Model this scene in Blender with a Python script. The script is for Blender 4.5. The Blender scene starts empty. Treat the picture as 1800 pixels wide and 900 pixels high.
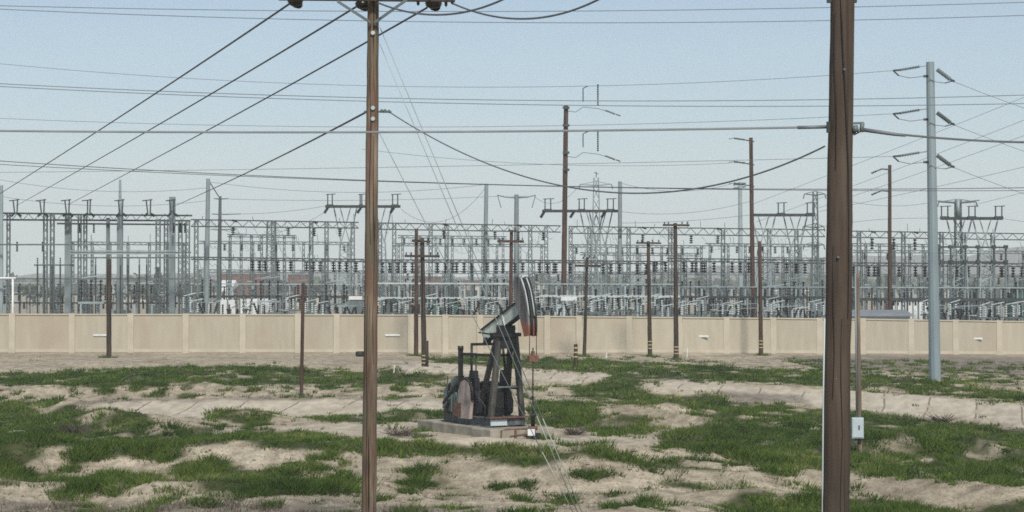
import bpy, math, random
import numpy as np
from mathutils import Vector, Matrix

random.seed(7)
S = bpy.context.scene
COL = S.collection
# ------------------------------------------------------------------ camera
F = 3500.0            # focal length in pixels of the 1800 px wide photograph
CH = 4.5              # eye height
HZ = 500.0            # row of the horizon
TILT = math.atan((HZ - 450) / F)
cam = bpy.data.cameras.new('camera')
cam.sensor_width = 36.0
cam.lens = 36.0 * F / 1800.0
cam.clip_start = 0.5
cam.clip_end = 20000
co = bpy.data.objects.new('camera', cam)
COL.objects.link(co)
co.location = (0, 0, CH)
co.rotation_euler = (math.pi / 2 + TILT, 0, 0)
S.camera = co
# ------------------------------------------------------------------ world, sun, exposure
SUN_EL, SUN_AZ = 47.0, 13.0       # the sun stands behind the camera, slightly to the right
w = bpy.data.worlds.new('World')
S.world = w
w.use_nodes = True
nt = w.node_tree
nt.nodes.clear()
sky = nt.nodes.new('ShaderNodeTexSky')
sky.sky_type = 'NISHITA'
sky.sun_disc = False
sky.sun_elevation = math.radians(SUN_EL)
sky.sun_rotation = math.radians(180 - SUN_AZ)
sky.altitude = 100
sky.air_density = 1.0
sky.dust_density = 0.2
sky.ozone_density = 3.8
bg = nt.nodes.new('ShaderNodeBackground')
bg.inputs['Strength'].default_value = 0.080
wo = nt.nodes.new('ShaderNodeOutputWorld')
# thin veil of high cloud
tcw = nt.nodes.new('ShaderNodeTexCoord')
mpw = nt.nodes.new('ShaderNodeMapping')
mpw.inputs['Scale'].default_value = (3.0, 3.0, 16.0)
nt.links.new(tcw.outputs['Generated'], mpw.inputs[0])
now = nt.nodes.new('ShaderNodeTexNoise')
now.inputs['Scale'].default_value = 2.2
now.inputs['Detail'].default_value = 6
nt.links.new(mpw.outputs[0], now.inputs['Vector'])
mrw = nt.nodes.new('ShaderNodeMapRange')
mrw.inputs[1].default_value = 0.35
mrw.inputs[2].default_value = 0.75
mrw.inputs[3].default_value = 0.0
mrw.inputs[4].default_value = 0.16
nt.links.new(now.outputs[0], mrw.inputs[0])
sxw = nt.nodes.new('ShaderNodeSeparateXYZ')       # the veil is seen edge-on, so thicker, towards the horizon
nt.links.new(tcw.outputs['Generated'], sxw.inputs[0])
mrz = nt.nodes.new('ShaderNodeMapRange')
mrz.inputs[1].default_value = 0.0
mrz.inputs[2].default_value = 0.085
mrz.inputs[3].default_value = 0.45
mrz.inputs[4].default_value = 0.0
nt.links.new(sxw.outputs[2], mrz.inputs[0])
adw = nt.nodes.new('ShaderNodeMath')
adw.operation = 'ADD'
adw.use_clamp = True
nt.links.new(mrw.outputs[0], adw.inputs[0])
nt.links.new(mrz.outputs[0], adw.inputs[1])
mxw = nt.nodes.new('ShaderNodeMix')
mxw.data_type = 'RGBA'
nt.links.new(adw.outputs[0], mxw.inputs[0])
nt.links.new(sky.outputs[0], mxw.inputs[6])
mxw.inputs[7].default_value = (6.7, 8.3, 8.6, 1)
nt.links.new(mxw.outputs[2], bg.inputs[0])
nt.links.new(bg.outputs[0], wo.inputs[0])
sl = bpy.data.lights.new('sun', 'SUN')
sl.energy = 3.6
sl.angle = math.radians(8.0)
sl.color = (1.0, 0.95, 0.86)
so = bpy.data.objects.new('sun', sl)
COL.objects.link(so)
so.rotation_euler = (math.radians(90 - SUN_EL), 0, math.radians(SUN_AZ))
S.view_settings.view_transform = 'Standard'
S.view_settings.look = 'None'
S.view_settings.gamma = 1.0
S.view_settings.exposure = 0.3
S.render.engine = 'CYCLES'
S.cycles.use_denoising = False
S.cycles.use_adaptive_sampling = True
S.cycles.adaptive_threshold = 0.004
S.cycles.max_bounces = 4
S.cycles.volume_bounces = 2
S.cycles.filter_width = 1.7


def at(px, py, D):
    u, v = (px - 900) / F, (450 - py) / F
    t = math.tan(TILT)
    return Vector((D * u / (math.cos(TILT) - v * math.sin(TILT)), D, CH + D * (t + v) / (1 - v * t)))


# ------------------------------------------------------------------ materials
def nodes(name):
    m = bpy.data.materials.new(name)
    m.use_nodes = True
    n = m.node_tree
    b = n.nodes['Principled BSDF']
    return m, n, b


def ramp_noise(n, coord, scale3, nscale, c0, c1, p0=0.35, p1=0.65, detail=5):
    mp = n.nodes.new('ShaderNodeMapping')
    mp.inputs['Scale'].default_value = scale3
    n.links.new(coord, mp.inputs[0])
    no = n.nodes.new('ShaderNodeTexNoise')
    no.inputs['Scale'].default_value = nscale
    no.inputs['Detail'].default_value = detail
    n.links.new(mp.outputs[0], no.inputs['Vector'])
    r = n.nodes.new('ShaderNodeValToRGB')
    r.color_ramp.elements[0].position = p0
    r.color_ramp.elements[1].position = p1
    r.color_ramp.elements[0].color = (*c0, 1)
    r.color_ramp.elements[1].color = (*c1, 1)
    n.links.new(no.outputs[0], r.inputs[0])
    return r.outputs[0], no.outputs[0]


def mix(n, fac, a, b, mode='MIX'):
    m = n.nodes.new('ShaderNodeMix')
    m.data_type = 'RGBA'
    m.blend_type = mode
    for sock, val in ((m.inputs[0], fac), (m.inputs[6], a), (m.inputs[7], b)):
        if hasattr(val, 'links'):
            n.links.new(val, sock)
        elif isinstance(val, (int, float)):
            sock.default_value = val
        else:
            sock.default_value = (*val, 1)
    return m.outputs[2]


def simple(name, c0, c1=None, rough=0.7, metal=0.0, scale3=(1, 1, 1), ns=3.0, bump=0.0, dirt=None, vary=0.0, p=(0.35, 0.65)):
    m, n, b = nodes(name)
    tc = n.nodes.new('ShaderNodeTexCoord')
    c1 = c1 or tuple(x * 0.75 for x in c0)
    col, fac = ramp_noise(n, tc.outputs['Object'], scale3, ns, c1, c0, *p)
    if dirt:
        d, f2 = ramp_noise(n, tc.outputs['Object'], (1, 1, 0.5), ns * 0.37, (0, 0, 0), (1, 1, 1), 0.5, 0.7)
        col = mix(n, d, col, dirt)
    if vary:
        oi = n.nodes.new('ShaderNodeObjectInfo')
        mr = n.nodes.new('ShaderNodeMapRange')
        mr.inputs[3].default_value = 1 - vary
        mr.inputs[4].default_value = 1 + vary
        n.links.new(oi.outputs['Random'], mr.inputs[0])
        hv = n.nodes.new('ShaderNodeHueSaturation')
        n.links.new(mr.outputs[0], hv.inputs['Value'])
        n.links.new(col, hv.inputs['Color'])
        col = hv.outputs[0]
    n.links.new(col, b.inputs['Base Color'])
    b.inputs['Roughness'].default_value = rough
    b.inputs['Metallic'].default_value = metal
    if bump:
        bp = n.nodes.new('ShaderNodeBump')
        bp.inputs['Strength'].default_value = bump
        bp.inputs['Distance'].default_value = 0.02
        n.links.new(fac, bp.inputs['Height'])
        n.links.new(bp.outputs[0], b.inputs['Normal'])
    return m


def wood(name, base, dark, light, fine=60.0, checks=1.0, patch=None):
    """weathered round timber: long vertical streaks, drying checks, pale worn areas"""
    m, n, b = nodes(name)
    tc = n.nodes.new('ShaderNodeTexCoord')
    o = tc.outputs['Object']
    c, f1 = ramp_noise(n, o, (1, 1, 0.03), fine, dark, base, 0.3, 0.6, 6)
    c2, f2 = ramp_noise(n, o, (1, 1, 0.12), 7.0, (0, 0, 0), (1, 1, 1), 0.48, 0.75, 6)
    c = mix(n, c2, c, light)
    c3, f3 = ramp_noise(n, o, (1, 1, 0.018), fine * 0.42, (0, 0, 0), (1, 1, 1), 0.60, 0.66, 3)
    if patch:       # greyed side, pinkish heartwood where the face has worn
        q, _ = ramp_noise(n, o, (1, 1, 0.22), 4.5, (0, 0, 0), (1, 1, 1), 0.42, 0.62, 4)
        c = mix(n, mix(n, 0.65, (0, 0, 0), q), c, patch[0])
        q, _ = ramp_noise(n, o, (1.3, 1, 0.2), 3.7, (0, 0, 0), (1, 1, 1), 0.52, 0.66, 5)
        c = mix(n, mix(n, 0.7, (0, 0, 0), q), c, patch[1])
    c = mix(n, mix(n, 1 - checks, c3, (0, 0, 0)), c, tuple(x * 0.35 for x in dark))
    c4, f4 = ramp_noise(n, o, (1, 1, 0.5), 1.1, (0.72, 0.72, 0.72), (1.2, 1.15, 1.1), 0.3, 0.7, 4)
    c = mix(n, 1.0, c, c4, 'MULTIPLY')
    oi = n.nodes.new('ShaderNodeObjectInfo')
    n.links.new(c, b.inputs['Base Color'])
    b.inputs['Roughness'].default_value = 0.9
    b.inputs['Specular IOR Level'].default_value = 0.25
    bp = n.nodes.new('ShaderNodeBump')
    bp.inputs['Strength'].default_value = 0.45
    bp.inputs['Distance'].default_value = 0.01
    n.links.new(f1, bp.inputs['Height'])
    n.links.new(bp.outputs[0], b.inputs['Normal'])
    return m


M = {}
M['wood_near_left'] = wood('weathered_wood_red', (0.185, 0.122, 0.08), (0.07, 0.048, 0.035), (0.30, 0.24, 0.18), patch=((0.125, 0.12, 0.085), (0.155, 0.075, 0.062)))
M['wood_near_right'] = wood('weathered_wood_dark', (0.078, 0.058, 0.044), (0.055, 0.041, 0.032), (0.105, 0.083, 0.066), 24, 0.45)
M['wood_far'] = wood('weathered_wood_far', (0.062, 0.047, 0.036), (0.034, 0.026, 0.021), (0.09, 0.07, 0.055), 30)
M['wood_red'] = wood('weathered_wood_far_red', (0.085, 0.048, 0.036), (0.045, 0.026, 0.021), (0.11, 0.07, 0.053), 30)
M['wood_pale'] = wood('weathered_wood_pale', (0.2, 0.155, 0.115), (0.11, 0.08, 0.06), (0.3, 0.25, 0.2), 40)
M['galv'] = simple('galvanised_steel', (0.31, 0.365, 0.37), (0.23, 0.275, 0.28), 0.55, 0.15, (1, 1, 0.3), 2.0, vary=0.25)
M['galv_pole'] = simple('galvanised_pole_steel', (0.255, 0.312, 0.328), (0.21, 0.26, 0.275), 0.55, 0.1, (1, 1, 0.15), 3.0)
M['steel_mid'] = simple('weathered_grey_steel', (0.145, 0.175, 0.175), (0.09, 0.112, 0.112), 0.6, 0.1, (1, 1, 0.4), 2.0, vary=0.25)
M['steel_dark'] = simple('dark_bus_steel', (0.042, 0.053, 0.053), (0.025, 0.032, 0.032), 0.6, 0.1, ns=2.0, vary=0.2)
M['pale_bar'] = simple('pale_painted_steel', (0.5, 0.55, 0.54), (0.38, 0.43, 0.42), 0.5, 0.0, ns=1.0)
M['porcelain'] = simple('dark_brown_porcelain', (0.012, 0.010, 0.010), (0.007, 0.006, 0.006), 0.3, 0.0)
M['porcelain_grey'] = simple('grey_porcelain', (0.12, 0.135, 0.135), (0.065, 0.078, 0.08), 0.4, 0.0)
M['wire'] = simple('aluminium_conductor', (0.17, 0.19, 0.21), (0.13, 0.15, 0.17), 0.6, 0.2)
M['wire_dark'] = simple('dark_cable', (0.06, 0.065, 0.075), (0.045, 0.05, 0.06), 0.7)
M['cable'] = simple('grey_cable_jacket', (0.14, 0.15, 0.16), (0.1, 0.11, 0.12), 0.7)
M['cable_pale'] = simple('pale_cable_jacket', (0.26, 0.28, 0.29), (0.2, 0.22, 0.23), 0.7)
M['guard'] = simple('pale_guy_guard', (0.40, 0.44, 0.37), (0.28, 0.32, 0.26), 0.6)
M['yellow'] = simple('pale_yellow_band', (0.5, 0.4, 0.2), (0.4, 0.32, 0.18), 0.6)
M['wall'] = simple('tan_precast_wall', (0.435, 0.39, 0.30), (0.39, 0.346, 0.263), 0.9, 0, (3, 3, 0.6), 0.9, 0.2, dirt=(0.375, 0.315, 0.235), vary=0.05)
M['wall_trim'] = simple('tan_precast_post', (0.50, 0.447, 0.35), (0.44, 0.39, 0.30), 0.9, 0, ns=1.2, bump=0.2)
M['white'] = simple('white_paint', (0.72, 0.73, 0.72), (0.6, 0.61, 0.6), 0.5)
M['black'] = simple('black_rubber', (0.015, 0.015, 0.016), (0.01, 0.01, 0.01), 0.7)
M['concrete'] = simple('weathered_concrete', (0.35, 0.315, 0.25), (0.22, 0.195, 0.155), 0.9, 0, ns=2.5, bump=0.4, dirt=(0.2, 0.18, 0.14))
M['pump_beam'] = simple('worn_grey_green_paint', (0.72, 0.76, 0.66), (0.56, 0.60, 0.52), 0.6, 0, (1, 1, 1), 3, dirt=(0.34, 0.35, 0.31))
M['pump_dark'] = simple('oily_dark_steel', (0.02, 0.02, 0.019), (0.010, 0.010, 0.010), 0.5, 0.1, ns=5)
M['pump_leg'] = simple('olive_worn_steel', (0.105, 0.098, 0.078), (0.04, 0.037, 0.032), 0.65, 0.1, (1, 1, 0.2), 9, dirt=(0.03, 0.03, 0.026))
M['pump_pink'] = simple('faded_pink_paint', (0.46, 0.35, 0.31), (0.27, 0.23, 0.21), 0.7, 0, (1, 1, 0.35), 7, dirt=(0.13, 0.115, 0.10))
M['pump_teal'] = simple('faded_teal_paint', (0.17, 0.235, 0.215), (0.06, 0.085, 0.085), 0.6, 0, (1, 1, 0.4), 4, dirt=(0.34, 0.37, 0.36))
M['pump_grey'] = simple('worn_blue_grey_paint', (0.15, 0.17, 0.185), (0.045, 0.05, 0.055), 0.6, 0, (1, 1, 0.5), 4, dirt=(0.05, 0.045, 0.04))
M['navy'] = simple('dark_navy_paint', (0.012, 0.015, 0.022), (0.007, 0.008, 0.012), 0.55, ns=6)
M['red'] = simple('faded_red_paint', (0.36, 0.085, 0.05), (0.23, 0.055, 0.04), 0.6, ns=7)
M['rust'] = simple('rusty_iron', (0.19, 0.09, 0.056), (0.085, 0.045, 0.033), 0.85, ns=9)
M['brick_red'] = simple('red_brown_facade', (0.15, 0.06, 0.038), (0.10, 0.045, 0.03), 0.9, ns=0.3)
M['cream'] = simple('cream_facade', (0.5, 0.44, 0.35), (0.42, 0.37, 0.3), 0.9, ns=0.3)
M['facade_grey'] = simple('grey_facade', (0.3, 0.3, 0.3), (0.24, 0.24, 0.24), 0.9, ns=0.3)
M['roof_grey'] = simple('grey_roofing', (0.22, 0.23, 0.24), (0.17, 0.18, 0.19), 0.8, ns=0.6)
M['glass'] = simple('dark_window_glass', (0.03, 0.035, 0.04), (0.02, 0.025, 0.03), 0.15)
M['green_paint'] = simple('dark_green_paint', (0.05, 0.13, 0.095), (0.03, 0.08, 0.06), 0.5, ns=2)
M['blue_grey'] = simple('light_blue_grey_paint', (0.5, 0.57, 0.58), (0.42, 0.49, 0.5), 0.5, ns=3)
M['bark'] = simple('bark', (0.09, 0.07, 0.05), None, 0.95, ns=4)
M['hill'] = simple('dry_hillside', (0.16, 0.15, 0.12), (0.1, 0.1, 0.08), 0.95, ns=0.004)


def foliage(name, c0, c1):
    m, n, b = nodes(name)
    a = n.nodes.new('ShaderNodeAttribute')
    a.attribute_name = 'tint'
    r = n.nodes.new('ShaderNodeValToRGB')
    r.color_ramp.elements[0].color = (*c0, 1)
    r.color_ramp.elements[1].color = (*c1, 1)
    n.links.new(a.outputs['Fac'], r.inputs[0])
    n.links.new(r.outputs[0], b.inputs['Base Color'])
    b.inputs['Roughness'].default_value = 0.8
    b.inputs['Specular IOR Level'].default_value = 0.2
    return m, r


M['leaf'], _ = foliage('tree_leaves', (0.025, 0.04, 0.02), (0.07, 0.09, 0.045))
M['conifer'], _ = foliage('conifer_needles', (0.015, 0.028, 0.018), (0.04, 0.06, 0.035))
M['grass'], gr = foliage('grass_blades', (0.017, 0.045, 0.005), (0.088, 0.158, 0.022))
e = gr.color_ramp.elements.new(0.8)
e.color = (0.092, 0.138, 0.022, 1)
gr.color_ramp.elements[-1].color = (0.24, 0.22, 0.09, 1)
M['dry'], _ = foliage('dry_weed_stems', (0.09, 0.075, 0.058), (0.2, 0.17, 0.13))


# ------------------------------------------------------------------ mesh builder
class MB:
    def __init__(self):
        self.v, self.f, self.sm = [], [], []

    def _add(self, vs, fs, smooth=False):
        o = len(self.v)
        self.v.extend(vs)
        self.f.extend([tuple(i + o for i in f) for f in fs])
        self.sm.extend([smooth] * len(fs))

    def tube(self, pts, rads, n=8, caps=True, smooth=True, up=None, flat=1.0):
        pts = [Vector(p) for p in pts]
        if isinstance(rads, (int, float)):
            rads = [rads] * len(pts)
        vs, fs = [], []
        m = len(pts)
        for i, p in enumerate(pts):
            d = (pts[min(i + 1, m - 1)] - pts[max(i - 1, 0)]).normalized()
            ref = up or (Vector((0, 0, 1)) if abs(d.z) < 0.9 else Vector((0, 1, 0)))
            a = d.cross(ref).normalized()
            b = a.cross(d)
            for k in range(n):
                t = 2 * math.pi * (k + 0.5) / n
                vs.append(p + (a * math.cos(t) + b * math.sin(t) * flat) * rads[i])
        for i in range(m - 1):
            for k in range(n):
                k2 = (k + 1) % n
                fs.append((i * n + k, i * n + k2, (i + 1) * n + k2, (i + 1) * n + k))
        self._add(vs, fs, smooth and n > 5)
        if caps:
            o = len(self.v) - len(vs)
            self.f.append(tuple(o + k for k in range(n))[::-1])
            self.f.append(tuple(o + (m - 1) * n + k for k in range(n)))
            self.sm.extend([False, False])
        return self

    def bar(self, a, b, r, n=4, r2=None, caps=True):
        return self.tube([a, b], [r, r if r2 is None else r2], n, caps)

    def beam(self, a, b, wid, hei, up=Vector((0, 0, 1))):
        """rectangular section bar from a to b, wid sideways, hei along up"""
        a, b = Vector(a), Vector(b)
        d = (b - a).normalized()
        if abs(d.dot(up)) > 0.98:
            up = Vector((0, 1, 0))
        s = d.cross(up).normalized()
        u = s.cross(d)
        vs = []
        for p in (a, b):
            for i, j in ((-1, -1), (1, -1), (1, 1), (-1, 1)):
                vs.append(p + s * (i * wid / 2) + u * (j * hei / 2))
        self._add(vs, [(0, 1, 2, 3), (7, 6, 5, 4), (0, 4, 5, 1), (1, 5, 6, 2), (2, 6, 7, 3), (3, 7, 4, 0)])
        return self

    def box(self, c, s, rz=0.0):
        c = Vector(c)
        ca, sa = math.cos(rz), math.sin(rz)
        vs = []
        for z in (-1, 1):
            for x, y in ((-1, -1), (1, -1), (1, 1), (-1, 1)):
                X, Y = x * s[0] / 2, y * s[1] / 2
                vs.append(c + Vector((X * ca - Y * sa, X * sa + Y * ca, z * s[2] / 2)))
        self._add(vs, [(3, 2, 1, 0), (4, 5, 6, 7), (0, 1, 5, 4), (1, 2, 6, 5), (2, 3, 7, 6), (3, 0, 4, 7)])
        return self

    def prism(self, poly, axis_a, axis_b, org, ext, th):
        """extrude the polygon poly (in axis_a, axis_b from org) by th along ext, centred"""
        org, A, B, E = Vector(org), Vector(axis_a), Vector(axis_b), Vector(ext)
        n = len(poly)
        vs = [org + A * p[0] + B * p[1] - E * th / 2 for p in poly] + [org + A * p[0] + B * p[1] + E * th / 2 for p in poly]
        fs = [tuple(range(n))[::-1], tuple(range(n, 2 * n))]
        fs += [(i, (i + 1) % n, (i + 1) % n + n, i + n) for i in range(n)]
        self._add(vs, fs)
        return self

    def lattice(self, a, b, w0, w1, n, r, rd=None):
        """four chords with zigzag bracing"""
        a, b = Vector(a), Vector(b)
        rd = rd or r * 0.6
        d = (b - a).normalized()
        ref = Vector((0, 0, 1)) if abs(d.z) < 0.9 else Vector((0, 1, 0))
        s = d.cross(ref).normalized()
        u = s.cross(d)
        cor = ((-1, -1), (1, -1), (1, 1), (-1, 1))

        def pt(t, c):
            w = (w0 + (w1 - w0) * t) / 2
            return a + (b - a) * t + s * (c[0] * w) + u * (c[1] * w)
        for c in cor:
            self.bar(pt(0, c), pt(1, c), r, 4, caps=False)
        for i in range(n):
            t0, t1 = i / n, (i + 1) / n
            for k in range(4):
                c0, c1 = cor[k], cor[(k + 1) % 4]
                if i % 2:
                    c0, c1 = c1, c0
                self.bar(pt(t0, c0), pt(t1, c1), rd, 3, caps=False)
        return self

    def insul(self, a, b, r, k=6, n=7, core=0.45):
        """string of insulator discs from a to b"""
        a, b = Vector(a), Vector(b)
        pts, rs = [], []
        for i in range(k):
            for t, q in ((0.05, core), (0.25, 1.0), (0.55, 0.9), (0.75, core)):
                pts.append(a + (b - a) * ((i + t) / k))
                rs.append(r * q)
        return self.tube(pts, rs, n, True, False)

    def build(self, name, mat, parent=None, local=False, smooth=None):
        me = bpy.data.meshes.new(name)
        o = bpy.data.objects.new(name, me)
        off = Vector((0, 0, 0))
        if parent is not None:
            o.parent = parent
            if not local:
                p = parent
                while p is not None:
                    off = off + p.location
                    p = p.parent
        me.from_pydata([tuple(Vector(v) - off) for v in self.v], [], self.f)
        me.polygons.foreach_set('use_smooth', self.sm if smooth is None else [smooth] * len(self.f))
        me.materials.append(mat)
        me.update()
        COL.objects.link(o)
        return o


def tag(o, label, cat, group=None, kind=None):
    if label:
        o['label'] = label
    if cat:
        o['category'] = cat
    if group:
        o['group'] = group
    if kind:
        o['kind'] = kind
    return o


def thing(name, label, cat, loc, group=None, rz=0.0):
    o = bpy.data.objects.new(name, None)
    o.empty_display_size = 0.2
    COL.objects.link(o)
    o.location = loc
    o.rotation_euler = (0, 0, rz)
    return tag(o, label, cat, group)


def copy_tree(o, parent=None):
    c = o.copy()
    COL.objects.link(c)
    if parent is not None:
        c.parent = parent
    for ch in [x for x in o.children]:
        copy_tree(ch, c)
    return c


# ------------------------------------------------------------------ terrain
def hash2(ix, iy, s):
    h = (ix.astype(np.int64) * 374761393 + iy.astype(np.int64) * 668265263 + s * 974634721) & 0x7fffffff
    h = ((h ^ (h >> 13)) * 1274126177) & 0x7fffffff
    h = h ^ (h >> 16)
    return (h & 0xffff) / 65535.0


def vnoise(x, y, s=0):
    ix, iy = np.floor(x), np.floor(y)
    fx, fy = x - ix, y - iy
    fx, fy = fx * fx * (3 - 2 * fx), fy * fy * (3 - 2 * fy)
    a, b = hash2(ix, iy, s), hash2(ix + 1, iy, s)
    c, d = hash2(ix, iy + 1, s), hash2(ix + 1, iy + 1, s)
    return (a + (b - a) * fx) * (1 - fy) + (c + (d - c) * fx) * fy


def fbm(x, y, s=0, o=4):
    r, amp, tot = 0, 1.0, 0
    for k in range(o):
        r = r + amp * (vnoise(x * 2 ** k + 17.3 * k, y * 2 ** k + 9.1 * k, s + k) - 0.5)
        tot += amp
        amp *= 0.5
    return r / tot * 2      # about -1..1


# feature lines (rows of the photograph and their distance) along five sight lines
PXC = [-300, 450, 900, 1100, 1450, 1800, 2100]
CTL = [  # (row, distance): wall foot, far lip, bank top, bank foot, ribbon lip, ribbon foot, pad far, pad near, berm crest, bank foot, near, nearer, under the camera
    [(620, 131), (652, 105), (676, 94), (706, 88.5), (712, 84), (735, 79), (752, 73), (785, 62), (800, 57), (850, 50), (900, 43), (1000, 33), (1250, 21)],
    [(620, 131), (648, 107), (675, 94), (702, 89), (706, 84), (733, 79), (748, 73), (783, 62), (797, 57), (855, 50), (900, 43), (1000, 33), (1250, 21)],
    [(621, 131), (632, 122), (655, 108), (676, 99), (700, 89), (716, 83), (738, 75), (780, 62.5), (797, 57), (860, 50), (900, 43), (1000, 33), (1250, 21)],
    [(622, 131), (632, 122), (652, 110), (664, 105), (690, 93), (712, 86), (742, 74), (785, 62.5), (805, 57), (862, 50), (900, 43), (1000, 33), (1250, 21)],
    [(623, 136), (650, 112), (677, 97), (681, 95.5), (686, 93), (716, 86), (745, 76), (795, 63), (824, 56), (872, 49), (900, 44), (1000, 34), (1250, 21)],
    [(624, 142), (672, 100), (700, 87), (706, 85), (713, 82.5), (752, 76), (778, 69), (815, 61), (850, 53), (884, 47.5), (900, 45), (1000, 35), (1250, 21)],
    [(625, 146), (690, 93), (712, 82), (718, 80), (728, 78), (775, 72), (800, 65), (830, 58), (865, 51), (892, 47), (910, 44), (1000, 35), (1250, 21)],
]
CTL = np.array(CTL, float)
YT = np.linspace(15, 160, 581)
PT = np.linspace(-600, 2400, 151)
ZT = np.zeros((len(PT), len(YT)))
for i, p in enumerate(PT):
    pc = np.clip(p, PXC[0], PXC[-1])
    rows = np.array([np.interp(pc, PXC, CTL[:, k, 0]) for k in range(CTL.shape[1])])
    ds = np.array([np.interp(pc, PXC, CTL[:, k, 1]) for k in range(CTL.shape[1])])
    zs = CH - ds * (rows - HZ) / F
    ZT[i] = np.interp(YT, ds[::-1], zs[::-1])
kern = np.array([1, 4, 6, 4, 1]) / 16.0
for i in range(len(PT)):
    for _ in range(2):
        ZT[i, 2:-2] = np.convolve(ZT[i], kern, 'same')[2:-2]


def gz_np(X, Y):
    px = np.clip(900 + F * X / np.maximum(Y, 15), PT[0], PT[-1] - 0.01)
    y = np.clip(Y, YT[0], YT[-1] - 0.01)
    a = (px - PT[0]) / (PT[1] - PT[0])
    b = (y - YT[0]) / (YT[1] - YT[0])
    i, j = a.astype(int), b.astype(int)
    i, j = np.minimum(i, len(PT) - 2), np.minimum(j, len(YT) - 2)
    fa, fb = a - i, b - j
    z = (ZT[i, j] * (1 - fa) + ZT[i + 1, j] * fa) * (1 - fb) + (ZT[i, j + 1] * (1 - fa) + ZT[i + 1, j + 1] * fa) * fb
    return z


def pip(px, py, poly):
    ins = np.zeros(px.shape, bool)
    n = len(poly)
    for k in range(n):
        x0, y0 = poly[k]
        x1, y1 = poly[(k + 1) % n]
        c = ((y0 > py) != (y1 > py))
        if y1 != y0:
            ins ^= c & (px < (x1 - x0) * (py - y0) / (y1 - y0) + x0)
    return ins


L_, R_ = -500, 2300
GREEN = [
    [(L_, 655), (0, 657), (120, 655), (230, 649), (300, 646), (450, 645), (560, 651), (640, 655), (700, 643), (780, 650), (805, 664), (760, 672), (640, 676), (400, 675), (200, 680), (0, 675), (L_, 676)],
    [(L_, 712), (0, 709), (130, 708), (142, 724), (165, 716), (250, 724), (276, 735), (266, 757), (300, 750), (345, 750), (430, 744), (480, 754), (580, 764), (640, 772), (640, 791), (560, 788), (520, 790), (420, 783), (300, 786), (L_, 787)],
    [(362, 737), (385, 720), (440, 719), (480, 725), (505, 738), (480, 749), (400, 747)],
    [(L_, 785), (330, 785), (336, 800), (300, 813), (200, 801), (150, 816), (115, 830), (0, 836), (L_, 836)],
    [(290, 815), (360, 808), (410, 812), (440, 832), (470, 815), (545, 811), (560, 835), (620, 850), (640, 868), (480, 873), (360, 868), (330, 845)],
    [(520, 735), (560, 728), (640, 733), (700, 722), (780, 720), (803, 733), (780, 745), (640, 745), (560, 741)],
    [(560, 765), (640, 772), (740, 778), (850, 783), (950, 785), (1050, 788), (1110, 800), (1200, 805), (1330, 819), (1250, 829), (1190, 822), (1100, 816), (1000, 812), (900, 827), (866, 818), (880, 802), (780, 800), (700, 796), (660, 801), (570, 790)],
    [(935, 715), (960, 705), (1040, 712), (1065, 725), (1050, 742), (1020, 752), (980, 752), (930, 740)],
    [(1035, 755), (1060, 738), (1090, 728), (1160, 732), (1165, 752), (1120, 765), (1060, 764)],
    [(755, 632), (800, 625), (1000, 631), (1100, 634), (1250, 640), (1330, 650), (1450, 655), (1640, 671), (1800, 690), (R_, 720), (R_, 734), (1800, 708), (1640, 693), (1440, 681), (1300, 670), (1120, 668), (1080, 676), (1060, 660), (900, 645), (770, 637)],
    [(1000, 682), (1080, 662), (1130, 668), (1122, 685), (1180, 696), (1250, 692), (1280, 706), (1440, 719), (1560, 731), (1700, 746), (1800, 757), (R_, 800), (R_, 860), (1800, 858), (1640, 850), (1500, 832), (1440, 825), (1330, 820), (1280, 806), (1150, 790), (1165, 765), (1250, 742), (1180, 725), (1080, 712), (1010, 700)],
    [(1230, 895), (1290, 873), (1350, 868), (1460, 878), (1560, 875), (1640, 900), (1700, 890), (1760, 880), (1800, 872), (R_, 875), (R_, 1250), (1150, 1250)],
    [(690, 848), (740, 835), (795, 838), (800, 850), (740, 860)],
    [(775, 808), (800, 806), (798, 836), (770, 835)],
    [(1140, 850), (1180, 836), (1195, 845), (1250, 858), (1250, 865), (1190, 858)],
    [(1245, 840), (1262, 833), (1278, 842), (1262, 848)],
]
SPARSE = [  # polygon, density
    ([(L_, 676), (790, 674), (800, 703), (500, 702), (230, 704), (130, 712), (L_, 714)], 0.21),
    ([(430, 785), (650, 790), (900, 800), (1100, 808), (1440, 826), (1640, 852), (1560, 878), (1280, 876), (1100, 895), (640, 880), (450, 870)], 0.13),
    ([(L_, 828), (130, 826), (270, 838), (330, 870), (0, 876), (L_, 876)], 0.45),
    ([(L_, 870), (1200, 878), (1200, 1250), (L_, 1250)], 0.16),
    ([(800, 640), (1000, 668), (1060, 690), (1010, 702), (800, 700)], 0.10),
    ([(1380, 632), (R_, 636), (R_, 712), (1640, 672), (1400, 652)], 0.28),
    ([(1180, 690), (1250, 690), (1140, 680)], 0.1),
]
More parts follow.
